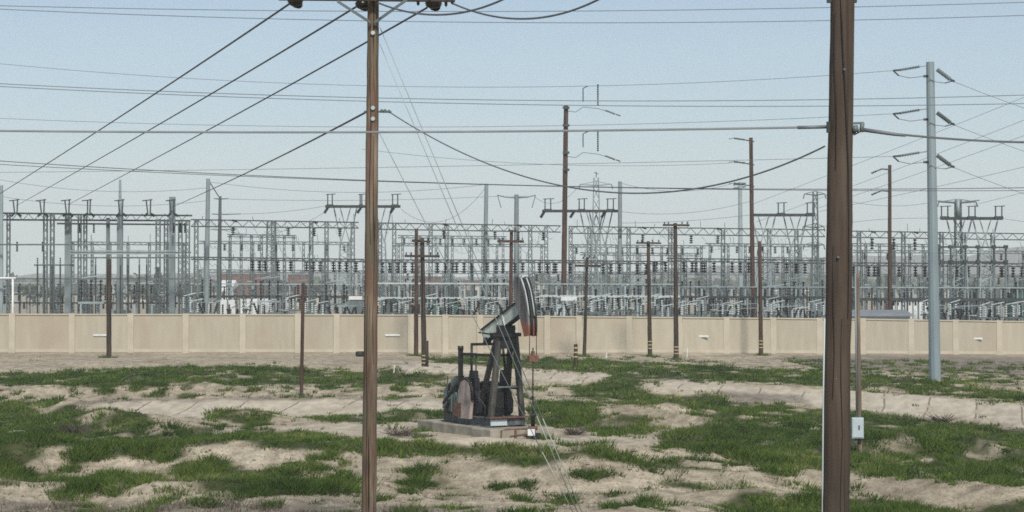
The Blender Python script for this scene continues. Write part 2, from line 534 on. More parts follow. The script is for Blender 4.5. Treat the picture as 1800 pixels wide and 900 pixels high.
DIRT = [
    [(1062, 713), (1100, 709), (1180, 717), (1250, 734), (1225, 746), (1170, 746), (1150, 730), (1090, 726)],
    [(490, 753), (560, 744), (640, 746), (740, 740), (860, 740), (1000, 764), (1150, 765), (1165, 772), (1100, 786), (950, 785), (800, 780), (700, 776), (600, 770)],
    [(1110, 796), (1250, 797), (1330, 815), (1290, 813), (1200, 804)],
    [(1520, 777), (1620, 766), (1640, 770), (1560, 781)],
    [(1535, 817), (1620, 800), (1645, 805), (1580, 822)],
    [(1512, 797), (1560, 780), (1550, 797), (1525, 806)],
    [(1700, 817), (1732, 809), (1742, 818), (1710, 826)],
    [(1750, 800), (1770, 792), (1775, 800)],
    [(1680, 869), (1710, 853), (1780, 856), (1802, 870), (1760, 885), (1700, 890)],
    [(265, 757), (276, 738), (330, 738), (345, 745), (300, 750), (278, 766)],
    [(385, 752), (430, 744), (425, 760), (390, 770)],
    [(40, 820), (60, 806), (75, 822)],
    [(120, 826), (200, 805), (300, 815), (290, 840), (200, 832)],
]
PALE = [  # smooth compacted / lined banks
    [(138, 724), (178, 709), (260, 704), (520, 703), (640, 702), (800, 701), (885, 702), (885, 724), (800, 722), (700, 722), (640, 733), (560, 728), (520, 734), (500, 730), (440, 719), (385, 720), (362, 737), (290, 730), (250, 724), (165, 716)],
    [(690, 641), (770, 637), (900, 646), (1080, 658), (1012, 677), (950, 668), (820, 656), (700, 655)],
    [(1122, 672), (1200, 669), (1440, 683), (1640, 697), (1800, 712), (R_, 745), (R_, 795), (1800, 752), (1600, 733), (1440, 712), (1300, 693), (1150, 686)],
]
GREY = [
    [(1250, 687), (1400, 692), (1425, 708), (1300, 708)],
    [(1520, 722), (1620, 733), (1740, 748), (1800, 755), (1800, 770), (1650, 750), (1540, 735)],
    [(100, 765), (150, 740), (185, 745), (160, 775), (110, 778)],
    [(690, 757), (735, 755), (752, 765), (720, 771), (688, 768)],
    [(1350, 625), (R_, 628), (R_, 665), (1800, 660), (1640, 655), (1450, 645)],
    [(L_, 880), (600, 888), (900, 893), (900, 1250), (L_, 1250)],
    [(120, 705), (200, 701.5), (520, 701), (790, 699), (790, 703), (520, 705.5), (200, 706), (130, 712)],  # dry weed strip; also paints in the dark shade line at the ribbon lip
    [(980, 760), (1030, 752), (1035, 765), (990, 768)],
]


def masks(px, py, X, Y):
    wx = fbm(X * 0.5, Y * 0.25, 3, 4) * 11 + fbm(X * 2.5, Y * 1.2, 9, 3) * 7
    wy = fbm(X * 0.6, Y * 0.3, 21, 4) * 4.5 + fbm(X * 2.5, Y * 1.2, 29, 3) * 4.5
    qx, qy = px + wx, py + wy
    g = np.zeros(px.shape)
    for pl in GREEN:
        g[pip(qx, qy, pl)] = 1
    sp = np.zeros(px.shape)
    for pl, d in SPARSE:
        ins = pip(qx, qy, pl) & (g == 0)
        clump = fbm(X * 2.3, Y * 1.3, 41, 3)
        thr = 0.50 - d * 1.55
        sp[ins & (clump > thr)] = 1
    g = np.maximum(g, sp)
    hole = (fbm(X * 0.9, Y * 0.5, 77, 4) > 0.38)
    g[hole] *= 0.12
    g[fbm(X * 2.4, Y * 1.3, 87, 3) > 0.34] *= 0.1
    d_ = np.zeros(px.shape)
    for pl in DIRT:
        d_[pip(qx, qy, pl)] = 1
    p_ = np.zeros(px.shape)
    sx, sy = px + wx * 0.3, py + wy * 0.35
    p_[pip(sx, sy, DIRT[1])] = 0.62      # the packed pad round the pump
    for pl in PALE:
        p_[pip(sx, sy, pl)] = 1
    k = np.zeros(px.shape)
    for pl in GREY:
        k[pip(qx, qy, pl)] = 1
    g[d_ > 0] = 0
    g[p_ > 0] = np.where(fbm(X[p_ > 0] * 1.0, Y[p_ > 0] * .5, 55, 3) > 0.52, 0.5, 0)
    far = Y > 129
    g[far] = 0
    return g, p_, k, d_


def project(X, Y, Z):
    return 900 + F * X / Y, HZ - F * (Z - CH) / Y


MOUNDS = []
for mpx, mD, rx, ry, hh in ((215, 73.5, 2.4, 1.8, .55), (300, 70, 1.8, 1.5, .3), (435, 76, 1.3, 1.0, .38), (1105, 72, 1.5, 1.2, .35), (1180, 78, 1.8, 1.2, .35), (1000, 74, 1.3, 1.2, .25),
                            (1745, 47.2, 1.1, 1.0, .30), (700, 77, 2.0, 1.0, .2), (1620, 62, 2.5, 1.5, .3), (1380, 47, 2.5, 1.2, .25), (60, 56, 2.2, 1.6, .35), (880, 57, 2.5, 1.0, .25), (1250, 57, 2.2, 1.0, .22), (520, 50, 2.0, 1.4, .3)):
    MOUNDS.append(((mpx - 900) / F * mD, mD, rx, ry, hh))


def base_at(px, py):
    Ds = np.linspace(30, 145, 1500)
    X = Ds * (px - 900) / F
    i = int(np.argmin(np.abs(HZ - F * (gz_np(X, Ds) - CH) / Ds - py)))
    return X[i], Ds[i]


RIDGES = []     # crest paths of the berms, height, half width towards and away from the road
for path, hh, wn, wf in ((((1030, 852), (1250, 853), (1440, 858), (1640, 884), (1830, 908)), .52, 2.2, .9),
                         (((420, 812), (640, 822), (900, 834), (1040, 852)), .42, 2.2, 1.0),
                         (((1060, 733), (1150, 738), (1260, 757)), .42, 1.6, 1.0),
                         (((1105, 812), (1330, 833)), .24, .9, .8),
                         (((-300, 690), (300, 690), (800, 690)), .32, 2.6, 1.5),
                         (((1125, 684), (1440, 694), (1800, 724), (2050, 748)), .36, 2.2, 1.0),
                         (((700, 655), (900, 662), (1060, 674)), .35, 2.4, 1.2),
                         (((470, 797), (800, 800), (1100, 809)), .24, 1.2, 1.0),
                         (((-200, 824), (100, 818), (320, 812)), .34, 1.6, 1.0),
                         (((150, 716), (260, 711), (520, 710), (880, 708)), .30, 2.0, .8),
                         (((-200, 866), (200, 866), (500, 880)), .30, 1.5, 1.0),
                         (((1500, 803), (1640, 790), (1760, 815)), .34, 1.3, 1.0)):
    RIDGES.append(([base_at(*q) for q in path], hh, wn, wf))


def ridge_height(X, Y):
    tot = 0
    for P, hh, wn, wf in RIDGES:
        xs_, ys_ = [p[0] for p in P], [p[1] for p in P]
        yc = np.interp(X, xs_, ys_)
        ends = np.exp(-np.clip(xs_[0] - X, 0, 99) ** 2 / 1.5 - np.clip(X - xs_[-1], 0, 99) ** 2 / 1.5)
        d = Y - yc + fbm(X * .35, X * 0 + hh * 50, 301, 3) * .8
        prof = np.where(d < 0, np.exp(-(d / wn) ** 2), np.exp(-(d / wf) ** 2))
        tot = tot + hh * (1 + .35 * fbm(X * .3, Y * .2, 311, 3)) * prof * ends
    return tot


def bumps(X, Y, px=None):
    damp = np.clip((126 - Y) / 20, 0, 1) * np.clip((Y - 5) / 15, 0, 1)
    big = fbm(X * 0.16, Y * 0.10, 5, 3) * 0.18
    mid = fbm(X * 0.55, Y * 0.4, 15, 4) * 0.15
    fine = fbm(X * 2.6, Y * 1.9, 25, 3) * 0.06
    dx, dy = (X + 0.3) / 6.0, (Y - 68.5) / 7.0      # the levelled pad under the pump
    flat = np.clip((dx * dx + dy * dy - 0.35) / 0.7, 0.06, 1)
    mo = 0
    for mx, my, rx, ry, hh in MOUNDS:
        mo = mo + 1.25 * hh * np.exp(-((X - mx) / rx) ** 2 - ((Y - my) / ry) ** 2)
    return (big + mid + fine) * damp * flat + mo + ridge_height(X, Y) * np.clip(flat * 1.3, 0, 1)


_tx = lambda v: np.array([v], float)


def zfull(X, Y):
    z0 = gz_np(X, Y)
    b_ = bumps(X, Y)
    px, py = project(X, np.maximum(Y, 1), z0 + b_)
    p = np.zeros(px.shape)
    for pl in PALE:
        p[pip(px, py, pl)] = 1
    fine_only = b_ - ridge_height(X, Y)
    return z0 + b_ - 0.75 * p * fine_only


def gz(X, Y):
    return float(zfull(_tx(X), _tx(Y))[0])


def ground_at(px, py, d0=30, d1=145):
    """where the sight line through (px, py) meets the base terrain"""
    Ds = np.linspace(d0, d1, 1200)
    X = Ds * (px - 900) / F
    z = zfull(X, Ds)
    rows = HZ - F * (z - CH) / Ds
    i = int(np.argmin(np.abs(rows - py)))
    return Vector((X[i], Ds[i], gz(X[i], Ds[i])))


xs = np.concatenate([-np.geomspace(4500, 46, 34), np.arange(-45, 45.01, 0.16), np.geomspace(46, 4500, 34)])
ys = np.concatenate([np.array([-300, -120, -50, -20, 0, 8, 14, 18]), np.arange(20, 60, 0.16), np.arange(60, 134, 0.22), np.geomspace(134.5, 4600, 60)])
GX, GY = np.meshgrid(xs, ys)
GX, GY = GX.ravel(), GY.ravel()
GZ0 = gz_np(GX, GY)
fade = np.clip((GY - 300) / 600, 0, 1)
GZ0 = GZ0 * (1 - fade)
near_ = (GY > 5) & (GY < 140)
GZ = GZ0.copy()
GZ[near_] = zfull(GX[near_], GY[near_])
PX, PY = project(GX, np.maximum(GY, 1), GZ)
mg, mp_, mk, md = masks(PX, PY, GX, GY)
inner = (GY > 15) & (GY < 135)
for m_ in (mg, mp_, mk, md):
    m_[~inner] = 0
nx, ny = len(xs), len(ys)
idx = np.arange(nx * ny).reshape(ny, nx)
quads = np.stack([idx[:-1, :-1], idx[:-1, 1:], idx[1:, 1:], idx[1:, :-1]], -1).reshape(-1, 4)


def np_mesh(name, V, Fq, nper, attrs=None, smooth=True):
    me = bpy.data.meshes.new(name)
    me.vertices.add(len(V))
    me.vertices.foreach_set('co', V.astype(np.float32).ravel())
    me.loops.add(Fq.size)
    me.loops.foreach_set('vertex_index', Fq.astype(np.int32).ravel())
    nf = len(Fq)
    me.polygons.add(nf)
    me.polygons.foreach_set('loop_start', np.arange(0, nf * nper, nper, dtype=np.int32))
    me.polygons.foreach_set('use_smooth', np.full(nf, smooth))
    for k, a in (attrs or {}).items():
        if a.ndim == 1:
            at_ = me.attributes.new(k, 'FLOAT', 'POINT')
            at_.data.foreach_set('value', a.astype(np.float32))
        else:
            at_ = me.attributes.new(k, 'FLOAT_COLOR', 'POINT')
            at_.data.foreach_set('color', a.astype(np.float32).ravel())
    me.update(calc_edges=True)
    me.validate()
    return me


def blur(a):
    b = a.reshape(ny, nx).copy()
    for ax in (0, 1):
        b = (np.roll(b, 1, ax) + 2 * b + np.roll(b, -1, ax)) / 4
    return b.ravel()


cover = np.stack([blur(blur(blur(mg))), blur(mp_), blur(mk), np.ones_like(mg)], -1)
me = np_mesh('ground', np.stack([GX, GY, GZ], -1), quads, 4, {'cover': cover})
ground = bpy.data.objects.new('ground', me)
COL.objects.link(ground)
ground['kind'] = 'structure'
# ground material
m, n, b = nodes('dry_field_soil')
tc = n.nodes.new('ShaderNodeTexCoord')
o_ = tc.outputs['Object']
at_n = n.nodes.new('ShaderNodeAttribute')
at_n.attribute_name = 'cover'
sep = n.nodes.new('ShaderNodeSeparateColor')
n.links.new(at_n.outputs['Color'], sep.inputs[0])
soil, sf = ramp_noise(n, o_, (1, 0.6, 1), 0.35, (0.30, 0.258, 0.195), (0.46, 0.405, 0.315), 0.3, 0.7, 8)
soil2, s2 = ramp_noise(n, o_, (1, 0.5, 1), 2.6, (0.62, 0.60, 0.575), (1.12, 1.11, 1.08), 0.34, 0.62, 9)
soil = mix(n, 0.85, soil, soil2, 'MULTIPLY')
peb, pf = ramp_noise(n, o_, (1, 0.7, 1), 9.0, (0, 0, 0), (1, 1, 1), 0.58, 0.68, 4)
soil = mix(n, mix(n, 0.5, (0, 0, 0), peb), soil, (0.21, 0.18, 0.14))
strk, _s = ramp_noise(n, o_, (0.22, 1.6, 1), 1.6, (0.72, 0.70, 0.66), (1.08, 1.07, 1.05), 0.36, 0.6, 6)
soil = mix(n, 0.6, soil, strk, 'MULTIPLY')
grn, _g = ramp_noise(n, o_, (1, 0.6, 1), 17.0, (0.70, 0.68, 0.65), (1.1, 1.1, 1.1), 0.36, 0.56, 3)
soil = mix(n, 0.7, soil, grn, 'MULTIPLY')
pale, pf2 = ramp_noise(n, o_, (1, 1, 1), 0.5, (0.41, 0.36, 0.28), (0.49, 0.435, 0.35), 0.3, 0.7, 7)
# casting joints of the lined banks
sxyz = n.nodes.new('ShaderNodeSeparateXYZ')
n.links.new(o_, sxyz.inputs[0])


def mth(op, a, b_=None):
    q = n.nodes.new('ShaderNodeMath')
    q.operation = op
    for i, v in enumerate((a, b_)):
        if v is None:
            continue
        if hasattr(v, 'links'):
            n.links.new(v, q.inputs[i])
        else:
            q.inputs[i].default_value = v
    return q.outputs[0]


ln = mth('SUBTRACT', mth('ADD', sxyz.outputs[0], mth('MULTIPLY', sf, 0.7)), mth('MULTIPLY', sxyz.outputs[1], 0.26))
ln = mth('FRACT', mth('MULTIPLY', ln, 0.5))
ln = mth('MULTIPLY', mth('LESS_THAN', ln, 0.045), mth('MULTIPLY', mth('GREATER_THAN', s2, 0.42), mth('GREATER_THAN', sep.outputs[1], 0.85)))
pale = mix(n, mth('MULTIPLY', ln, 0.75), pale, (0.15, 0.12, 0.095))
pale = mix(n, 0.55, pale, soil2, 'MULTIPLY')
colr = mix(n, sep.outputs[1], soil, pale)
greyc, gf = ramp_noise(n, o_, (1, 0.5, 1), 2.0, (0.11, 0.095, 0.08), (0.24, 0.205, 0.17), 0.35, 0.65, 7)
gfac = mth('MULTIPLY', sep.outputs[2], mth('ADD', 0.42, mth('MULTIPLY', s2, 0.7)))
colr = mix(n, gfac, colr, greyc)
turf, tf = ramp_noise(n, o_, (1, 0.6, 1), 3.0, (0.018, 0.032, 0.008), (0.068, 0.074, 0.028), 0.3, 0.7, 6)
gm = mth('ADD', sep.outputs[0], mth('MULTIPLY', mth('SUBTRACT', s2, 0.5), 0.9))
gmr = n.nodes.new('ShaderNodeMapRange')
gmr.interpolation_type = 'SMOOTHSTEP'
gmr.inputs[1].default_value = 0.25
gmr.inputs[2].default_value = 0.95
n.links.new(gm, gmr.inputs[0])
colr = mix(n, gmr.outputs[0], colr, turf)
n.links.new(colr, b.inputs['Base Color'])
b.inputs['Roughness'].default_value = 1.0
b.inputs['Specular IOR Level'].default_value = 0.1
bp = n.nodes.new('ShaderNodeBump')
bp.inputs['Strength'].default_value = 0.7
bp.inputs['Distance'].default_value = 0.08
n.links.new(s2, bp.inputs['Height'])
n.links.new(bp.outputs[0], b.inputs['Normal'])
ground.data.materials.append(m)


# ------------------------------------------------------------------ grass and weeds (uncountable)
def scatter(N, seed, accept, hmin, hmax, blades, bw, spread):
    rng = np.random.default_rng(seed)
    u = rng.random(N)
    Yt = 36 * (128 / 36) ** u                 # denser near the camera
    pxr = rng.uniform(-260, 2060, N)
    Xt = Yt * (pxr - 900) / F
    z0 = zfull(Xt, Yt)
    px, py = project(Xt, Yt, z0)
    g, p, k, d = masks(px + rng.normal(0, 7.0, N), py + rng.normal(0, 2.4, N), Xt, Yt)
    prob = accept(g, p, k, d, Xt, Yt)
    keep = rng.random(N) < prob
    Xt, Yt, z0, p = Xt[keep], Yt[keep], z0[keep], p[keep]
    zt = z0 - 0.02
    n_ = len(Xt)
    tall = fbm(Xt * 0.5, Yt * 0.35, 63, 3)
    lump = fbm(Xt * 1.7, Yt * 1.0, 131, 3)
    hh = (hmin + (hmax - hmin) * np.clip(0.42 + tall * 0.6 + lump * 0.85 + rng.normal(0, .14, n_), 0, 1.3))
    tint = np.clip(0.44 + 0.50 * fbm(Xt * 0.35, Yt * 0.22, 91, 4) + 0.38 * fbm(Xt * 1.9, Yt * 1.1, 151, 3) + rng.normal(0, .13, n_), 0, 1)
    B = blades
    ang = rng.random((n_, B)) * 2 * np.pi
    rad = rng.random((n_, B)) * spread
    bx = Xt[:, None] + np.cos(ang) * rad
    by = Yt[:, None] + np.sin(ang) * rad
    bz = np.repeat(zt[:, None], B, 1)
    h = hh[:, None] * rng.uniform(0.55, 1.1, (n_, B))
    wv = bw * rng.uniform(0.7, 1.3, (n_, B)) * np.clip(Yt / 70, 0.7, 1.5)[:, None]
    fa = rng.random((n_, B)) * np.pi
    lx = np.cos(ang) * h * rng.uniform(0.2, 1.2, (n_, B)) + 0.12 * h
    ly = np.sin(ang) * h * rng.uniform(0.1, 0.7, (n_, B))
    dx, dy = np.cos(fa) * wv, np.sin(fa) * wv
    V = np.stack([np.stack([bx - dx, by - dy, bz], -1), np.stack([bx + dx, by + dy, bz], -1),
                  np.stack([bx + lx, by + ly, bz + h], -1)], 2).reshape(-1, 3)
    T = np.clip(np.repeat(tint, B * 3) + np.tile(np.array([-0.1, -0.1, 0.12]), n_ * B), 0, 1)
    return V, np.arange(len(V)).reshape(-1, 3), T


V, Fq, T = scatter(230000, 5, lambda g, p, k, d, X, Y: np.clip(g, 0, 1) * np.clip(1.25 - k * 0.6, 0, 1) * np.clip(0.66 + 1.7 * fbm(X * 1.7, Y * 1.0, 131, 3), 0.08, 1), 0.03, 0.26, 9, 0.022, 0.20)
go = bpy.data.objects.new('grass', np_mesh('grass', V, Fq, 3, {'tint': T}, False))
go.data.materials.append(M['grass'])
COL.objects.link(go)
tag(go, 'dark green wild grass growing in patches over the dirt field', 'grass', None, 'stuff')
print('grass tris', len(Fq))
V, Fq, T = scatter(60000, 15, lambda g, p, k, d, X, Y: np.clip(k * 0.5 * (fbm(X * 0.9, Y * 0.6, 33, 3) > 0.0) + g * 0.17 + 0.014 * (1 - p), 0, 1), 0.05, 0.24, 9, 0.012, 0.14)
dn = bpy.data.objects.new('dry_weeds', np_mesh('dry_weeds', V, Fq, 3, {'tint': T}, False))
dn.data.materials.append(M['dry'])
COL.objects.link(dn)
tag(dn, 'grey brown dry weeds scattered between the grass patches', 'weeds', None, 'stuff')


rng = np.random.default_rng(77)      # stones and clods lying on the bare soil
N = 42000
Ys = 37 * (126 / 37) ** rng.random(N)
pxs = rng.uniform(-260, 2060, N)
Xs = Ys * (pxs - 900) / F
zs = zfull(Xs, Ys)
pq, pr = project(Xs, Ys, zs)
g_, p_, k_, d_ = masks(pq, pr, Xs, Ys)
keep = (g_ < .3) & (rng.random(N) < np.where(p_ > 0, .10, .75) * np.clip(.5 + 1.6 * fbm(Xs * .7, Ys * .5, 201, 3), .05, 1))
Xs, Ys, zs, p_ = Xs[keep], Ys[keep], zs[keep], p_[keep]
n_ = len(Xs)
sz = 0.02 + 0.075 * rng.random(n_) ** 5
base = np.array([(1, 0, 0), (0, 1, 0), (-1, 0, 0), (0, -1, 0), (0, 0, .75), (0, 0, -.5)], float)
fac6 = np.array([(0, 1, 4), (1, 2, 4), (2, 3, 4), (3, 0, 4), (1, 0, 5), (2, 1, 5), (3, 2, 5), (0, 3, 5)])
V = base[None] * (sz[:, None, None] * rng.uniform(.6, 1.4, (n_, 6, 3))) + np.stack([Xs, Ys, zs], -1)[:, None]
Fq = (fac6[None] + (np.arange(n_) * 6)[:, None, None]).reshape(-1, 3)
st = bpy.data.objects.new('stones', np_mesh('stones', V.reshape(-1, 3), Fq, 3, {'tint': np.repeat(rng.random(n_), 6)}, False))
M['stone'], _ = foliage('soil_clods', (0.13, 0.105, 0.08), (0.36, 0.31, 0.24))
st.data.materials.append(M['stone'])
COL.objects.link(st)
tag(st, 'small stones and clods strewn over the bare soil', 'stones', None, 'stuff')


# ------------------------------------------------------------------ hills and the far treeline
def hills(name, D, rows, depth):
    px = np.linspace(-500, 2300, 90)
    base = np.interp(px, [r[0] for r in rows], [r[1] for r in rows])
    base = base + fbm(px * 0.012, px * 0 + 3.7, 8, 5) * 9
    V, Fq = [], []
    for j, (t, dd) in enumerate(((0.0, -depth), (0.55, -depth * 0.45), (1.0, 0), (0.6, depth * 0.5), (0.0, depth))):
        for i in range(len(px)):
            top = D * (HZ - base[i]) / F + CH
            jig = 1 + 0.25 * (vnoise(np.array([i * 0.7 + j * 9.]), np.array([j * 3.1]))[0] - .5) * (1 if 0 < j < 4 and j != 2 else 0)
            V.append((D * (px[i] - 900) / F * (1 + dd / D), D + dd, top * t * jig - 2 * (t == 0)))
    N = len(px)
    for j in range(4):
        for i in range(N - 1):
            Fq.append((j * N + i, j * N + i + 1, (j + 1) * N + i + 1, (j + 1) * N + i))
    o = bpy.data.objects.new(name, np_mesh(name, np.array(V), np.array(Fq), 4, None, True))
    o.data.materials.append(M['hill'])
    COL.objects.link(o)
    o['kind'] = 'structure'


hills('hills', 1900, [(-500, 488), (0, 486), (250, 482), (480, 478), (700, 484), (1000, 486), (1250, 470), (1450, 452), (1600, 448), (1700, 446), (1770, 433), (1900, 428), (2300, 440)], 500)


def leaf_cloud(V, Fq, T, c, rx, ry, rz, N, size, rng):
    for _ in range(N):
        d = rng.normal(size=3)
        d /= np.linalg.norm(d)
        rr = rng.random() ** 0.4
        p = np.array(c) + d * rr * np.array([rx, ry, rz])
        a, b_ = rng.normal(size=3) * size, rng.normal(size=3) * size
        o = len(V)
        V.extend([p - a, p + b_, p + a * 0.8, p - b_])
        Fq.append((o, o + 1, o + 2, o + 3))
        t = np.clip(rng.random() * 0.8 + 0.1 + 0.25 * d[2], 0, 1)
        T.extend([t] * 4)


rng = np.random.default_rng(3)
V, Fq, T = [], [], []
for i in range(260):                      # the far wood reads as one low mass
    D = rng.uniform(820, 1300)
    px = rng.uniform(-350, 2150)
    h = rng.uniform(5, 10)
    leaf_cloud(V, Fq, T, (D * (px - 900) / F, D, h * 0.5), h * rng.uniform(.7, 1.3), h * .7, h * 0.55, 45, 0.9, rng)
tl = bpy.data.objects.new('treeline', np_mesh('treeline', np.array(V), np.array(Fq), 4, {'tint': np.array(T)}, False))
tl.data.materials.append(M['leaf'])
COL.objects.link(tl)
tag(tl, 'low dark belt of trees along the horizon', 'treeline', None, 'stuff')


def tree(name, label, px, ytop, D, wpx, kind, seed, group=None):
    rng = np.random.default_rng(seed)
    g = at(px, HZ + CH * F / D, D)
    g.z = 0
    top = at(px, ytop, D)
    h = top.z
    wd = wpx * D / F
    root = thing(name, label, 'tree', g, group)
    tb = MB().tube([g, g + Vector((0.05, 0, h * 0.45)), g + Vector((0, 0.1, h * 0.85))], [h * .03, h * .022, h * .008], 7)
    for k in range(5):
        a = k * 1.3 + seed
        z = h * (0.35 + 0.09 * k)
        tb.bar(g + Vector((0, 0, z)), g + Vector((math.cos(a) * wd * .35, math.sin(a) * wd * .35, z + h * .15)), h * .01, 5, h * .004)
    tb.build('trunk', M['bark'], root)
    V, Fq, T = [], [], []
    if kind == 'conifer':
        for k in range(14):
            t = k / 14
            rr = wd * 0.5 * (1 - t) ** 0.8 + 0.15
            for q in range(5):
                a = rng.random() * 6.28
                leaf_cloud(V, Fq, T, (math.cos(a) * rr * .6, math.sin(a) * rr * .6, h * (0.14 + 0.84 * t) + rng.normal(0, .2)), rr * .5, rr * .5, h * .04, 12, 0.16, rng)
    else:
        for k in range(16):
            a, rr = rng.random() * 6.28, wd * 0.34 * rng.random() ** .5
            z = h * rng.uniform(0.38, 0.86)
            s = wd * rng.uniform(.12, .22)
            leaf_cloud(V, Fq, T, (math.cos(a) * rr, math.sin(a) * rr, z), s, s, min(s * .8, h * .13), 42, 0.2, rng)
    me = np_mesh('crown', np.array(V), np.array(Fq), 4, {'tint': np.array(T)}, False)
    c = bpy.data.objects.new('crown', me)
    me.materials.append(M['conifer' if kind == 'conifer' else 'leaf'])
    c.parent = root
    COL.objects.link(c)


tree('conifer_tree', 'tall dark conifer seen between the gantry columns at the left', 277, 468, 420, 26, 'conifer', 1)
tree('broadleaf_tree', 'low round tree behind the left gantry, nearest the left edge', 62, 500, 430, 60, 'leaf', 2)
tree('broadleaf_tree', 'dark bushy tree just left of the big grey gantry column', 100, 503, 470, 55, 'leaf', 12)
tree('broadleaf_tree', 'wide low tree just left of the tall dark conifer', 238, 505, 440, 50, 'leaf', 3)
tree('broadleaf_tree', 'grey green tree right of the tall dark conifer', 325, 498, 500, 52, 'leaf', 4)
tree('broadleaf_tree', 'dark tree standing left of the red brown block beside the near left pole', 496, 490, 520, 30, 'leaf', 5)
tree('broadleaf_tree', 'dark tree right of the small red brown block', 566, 488, 560, 44, 'leaf', 6)
tree('broadleaf_tree', 'small tree in the gap between the two pale flat houses', 795, 502, 520, 36, 'leaf', 7)
tree('broadleaf_tree', 'dark low tree beyond the substation above the pump jack head', 955, 500, 560, 46, 'leaf', 8)
tree('broadleaf_tree', 'hazy tree beyond the substation left of the near right pole', 1392, 498, 560, 60, 'leaf', 9)
tree('broadleaf_tree', 'hazy round tree beyond the substation right of the steel pole', 1700, 496, 560, 60, 'leaf', 10)


# ------------------------------------------------------------------ far buildings
def building(name, label, cat, px0, px1, ytop, D, dep, wallm, roofm, nwin=0, gable=0.0):
    a, b_ = at(px0, ytop, D), at(px1, ytop, D)
    h, wd = a.z, b_.x - a.x
    c = Vector(((a.x + b_.x) / 2, D + dep / 2, 0))
    root = thing(name, label, cat, c)
    MB().box(c + Vector((0, 0, h / 2)), (wd, dep, h)).build('wall', wallm, root)
    if gable:
        MB().prism([(-dep / 2 - .3, 0), (dep / 2 + .3, 0), (0, gable)], (0, 1, 0), (0, 0, 1), c + Vector((0, 0, h + .003)), (1, 0, 0), wd + .6).build('roof', roofm, root)
    else:
        MB().box(c + Vector((0, 0, h + 0.153)), (wd + .4, dep + .4, 0.3)).build('roof', roofm, root)
    for k in range(nwin):
        x = a.x + wd * (k + 0.5) / nwin
        ww = min(1.6, wd / nwin * .55)
        wb = MB().box((x, D - .02, h * .55), (ww, .05, min(1.4, h * .35))).build('window', M['glass'], root)
    return root


building('red_building', 'long red brown building behind the twin steel poles', 'building', 382, 464, 482, 560, 14, M['brick_red'], M['roof_grey'], 8)
building('red_building', 'small red brown block just right of the thin leaning timber pole', 'building', 506, 541, 483, 540, 12, M['brick_red'], M['roof_grey'], 3)
building('white_house', 'small white house with gabled roof in front of the long red building', 'house', 388, 408, 503, 430, 8, M['white'], M['white'], 2, 1.3)
building('beige_building', 'low beige building seen through the bars left of the conifer', 'building', 215, 262, 516, 480, 12, M['cream'], M['roof_grey'], 4)
building('cream_building', 'cream low building right of the white panel row', 'building', 500, 560, 522, 420, 10, M['cream'], M['roof_grey'], 3)
building('dark_building', 'dark flat building under the twin crossarm poles', 'building', 738, 772, 487, 600, 14, M['brick_red'], M['roof_grey'], 5)
building('cream_building', 'cream house seen just left of the pump jack head', 'building', 816, 842, 500, 460, 9, M['cream'], M['brick_red'], 2, 1.0)
building('cream_building', 'pale cream box building just right of the pump jack head', 'building', 940, 962, 500, 480, 8, M['cream'], M['roof_grey'], 2)
building('grey_building', 'pale grey warehouse beyond the third dead end frame', 'building', 1360, 1420, 512, 480, 14, M['facade_grey'], M['white'], 5)
building('grey_building', 'grey shed beyond the yard at the far right edge', 'building', 1768, 1830, 508, 480, 14, M['facade_grey'], M['roof_grey'], 3)
building('control_house', 'low control house with grey roof just over the wall right of the big pole', 'building', 1500, 1600, 556, 150, 6, M['blue_grey'], M['roof_grey'], 4, 0.45)


# ------------------------------------------------------------------ the perimeter wall
POSTS = [-180, -80, 22, 127, 230, 327, 427, 524, 592, 657, 722, 783, 844, 905, 962, 1018, 1106, 1194, 1277, 1359, 1440, 1516, 1601, 1679, 1756, 1838, 1925, 2010]


def wall_D(px):
    return float(np.interp(px, [1000, 1800, 2100], [131, 142, 146]))


def wall_pt(px):
    D = wall_D(px)
    top = float(np.interp(px, [0, 640, 1100, 1500, 1800], [551, 552, 556, 559.5, 564]))
    p = at(px, top, D)
    g = gz(p.x, p.y) - 0.12
    return Vector((p.x, p.y, g)), p.z


wp = [wall_pt(p) for p in POSTS]
wr = thing('perimeter_wall', 'long tan precast wall of panels and square posts around the substation', 'wall', wp[12][0])
for k, (p, zt) in enumerate(wp):
    MB().box((p.x, p.y, (p.z + zt) / 2 + 0.01), (0.40, 0.34, zt - p.z + 0.02)).build('post', M['wall_trim'], wr)
    if k + 1 < len(wp):
        q, zq = wp[k + 1]
        d = (q - p)
        d.z = 0
        u = d.normalized()
        a, b_ = p + u * 0.2, q - u * 0.2
        za, zb = zt - .10, zq - .10
        side = Vector((-u.y, u.x, 0))
        pan, cap = MB(), MB()
        pan.beam((a.x, a.y, (p.z + za) / 2), (b_.x, b_.y, (q.z + zb) / 2), 0.13, (za - p.z), Vector((0, 0, 1)))
        pan.build('panel', M['wall'], wr)
        cap.beam((a.x, a.y, za + 0.045), (b_.x, b_.y, zb + 0.045), 0.24, 0.085, Vector((0, 0, 1)))
        cap.beam((a.x, a.y, p.z + .26), (b_.x, b_.y, q.z + .26), 0.17, 0.20, Vector((0, 0, 1)))
        cap.build('coping', M['wall_trim'], wr)
for px, py, wpx, lab in ((176, 589, 24, 'left of the lone left timber pole'), (690, 589, 26, 'right of the near left pole'),
                         (1233, 591, 25, 'right of the two banded poles'), (1716, 595, 22, 'right of the steel pole')):
    D = wall_D(px) - 0.115
    p = at(px, py, D)
    s = MB().box(p, (wpx * D / F, 0.03, 0.13))
    o = s.build('wall_sign', M['white'])
    tag(o, 'thin white sign strip on the tan wall, ' + lab, 'sign', 'white sign strips on the wall')


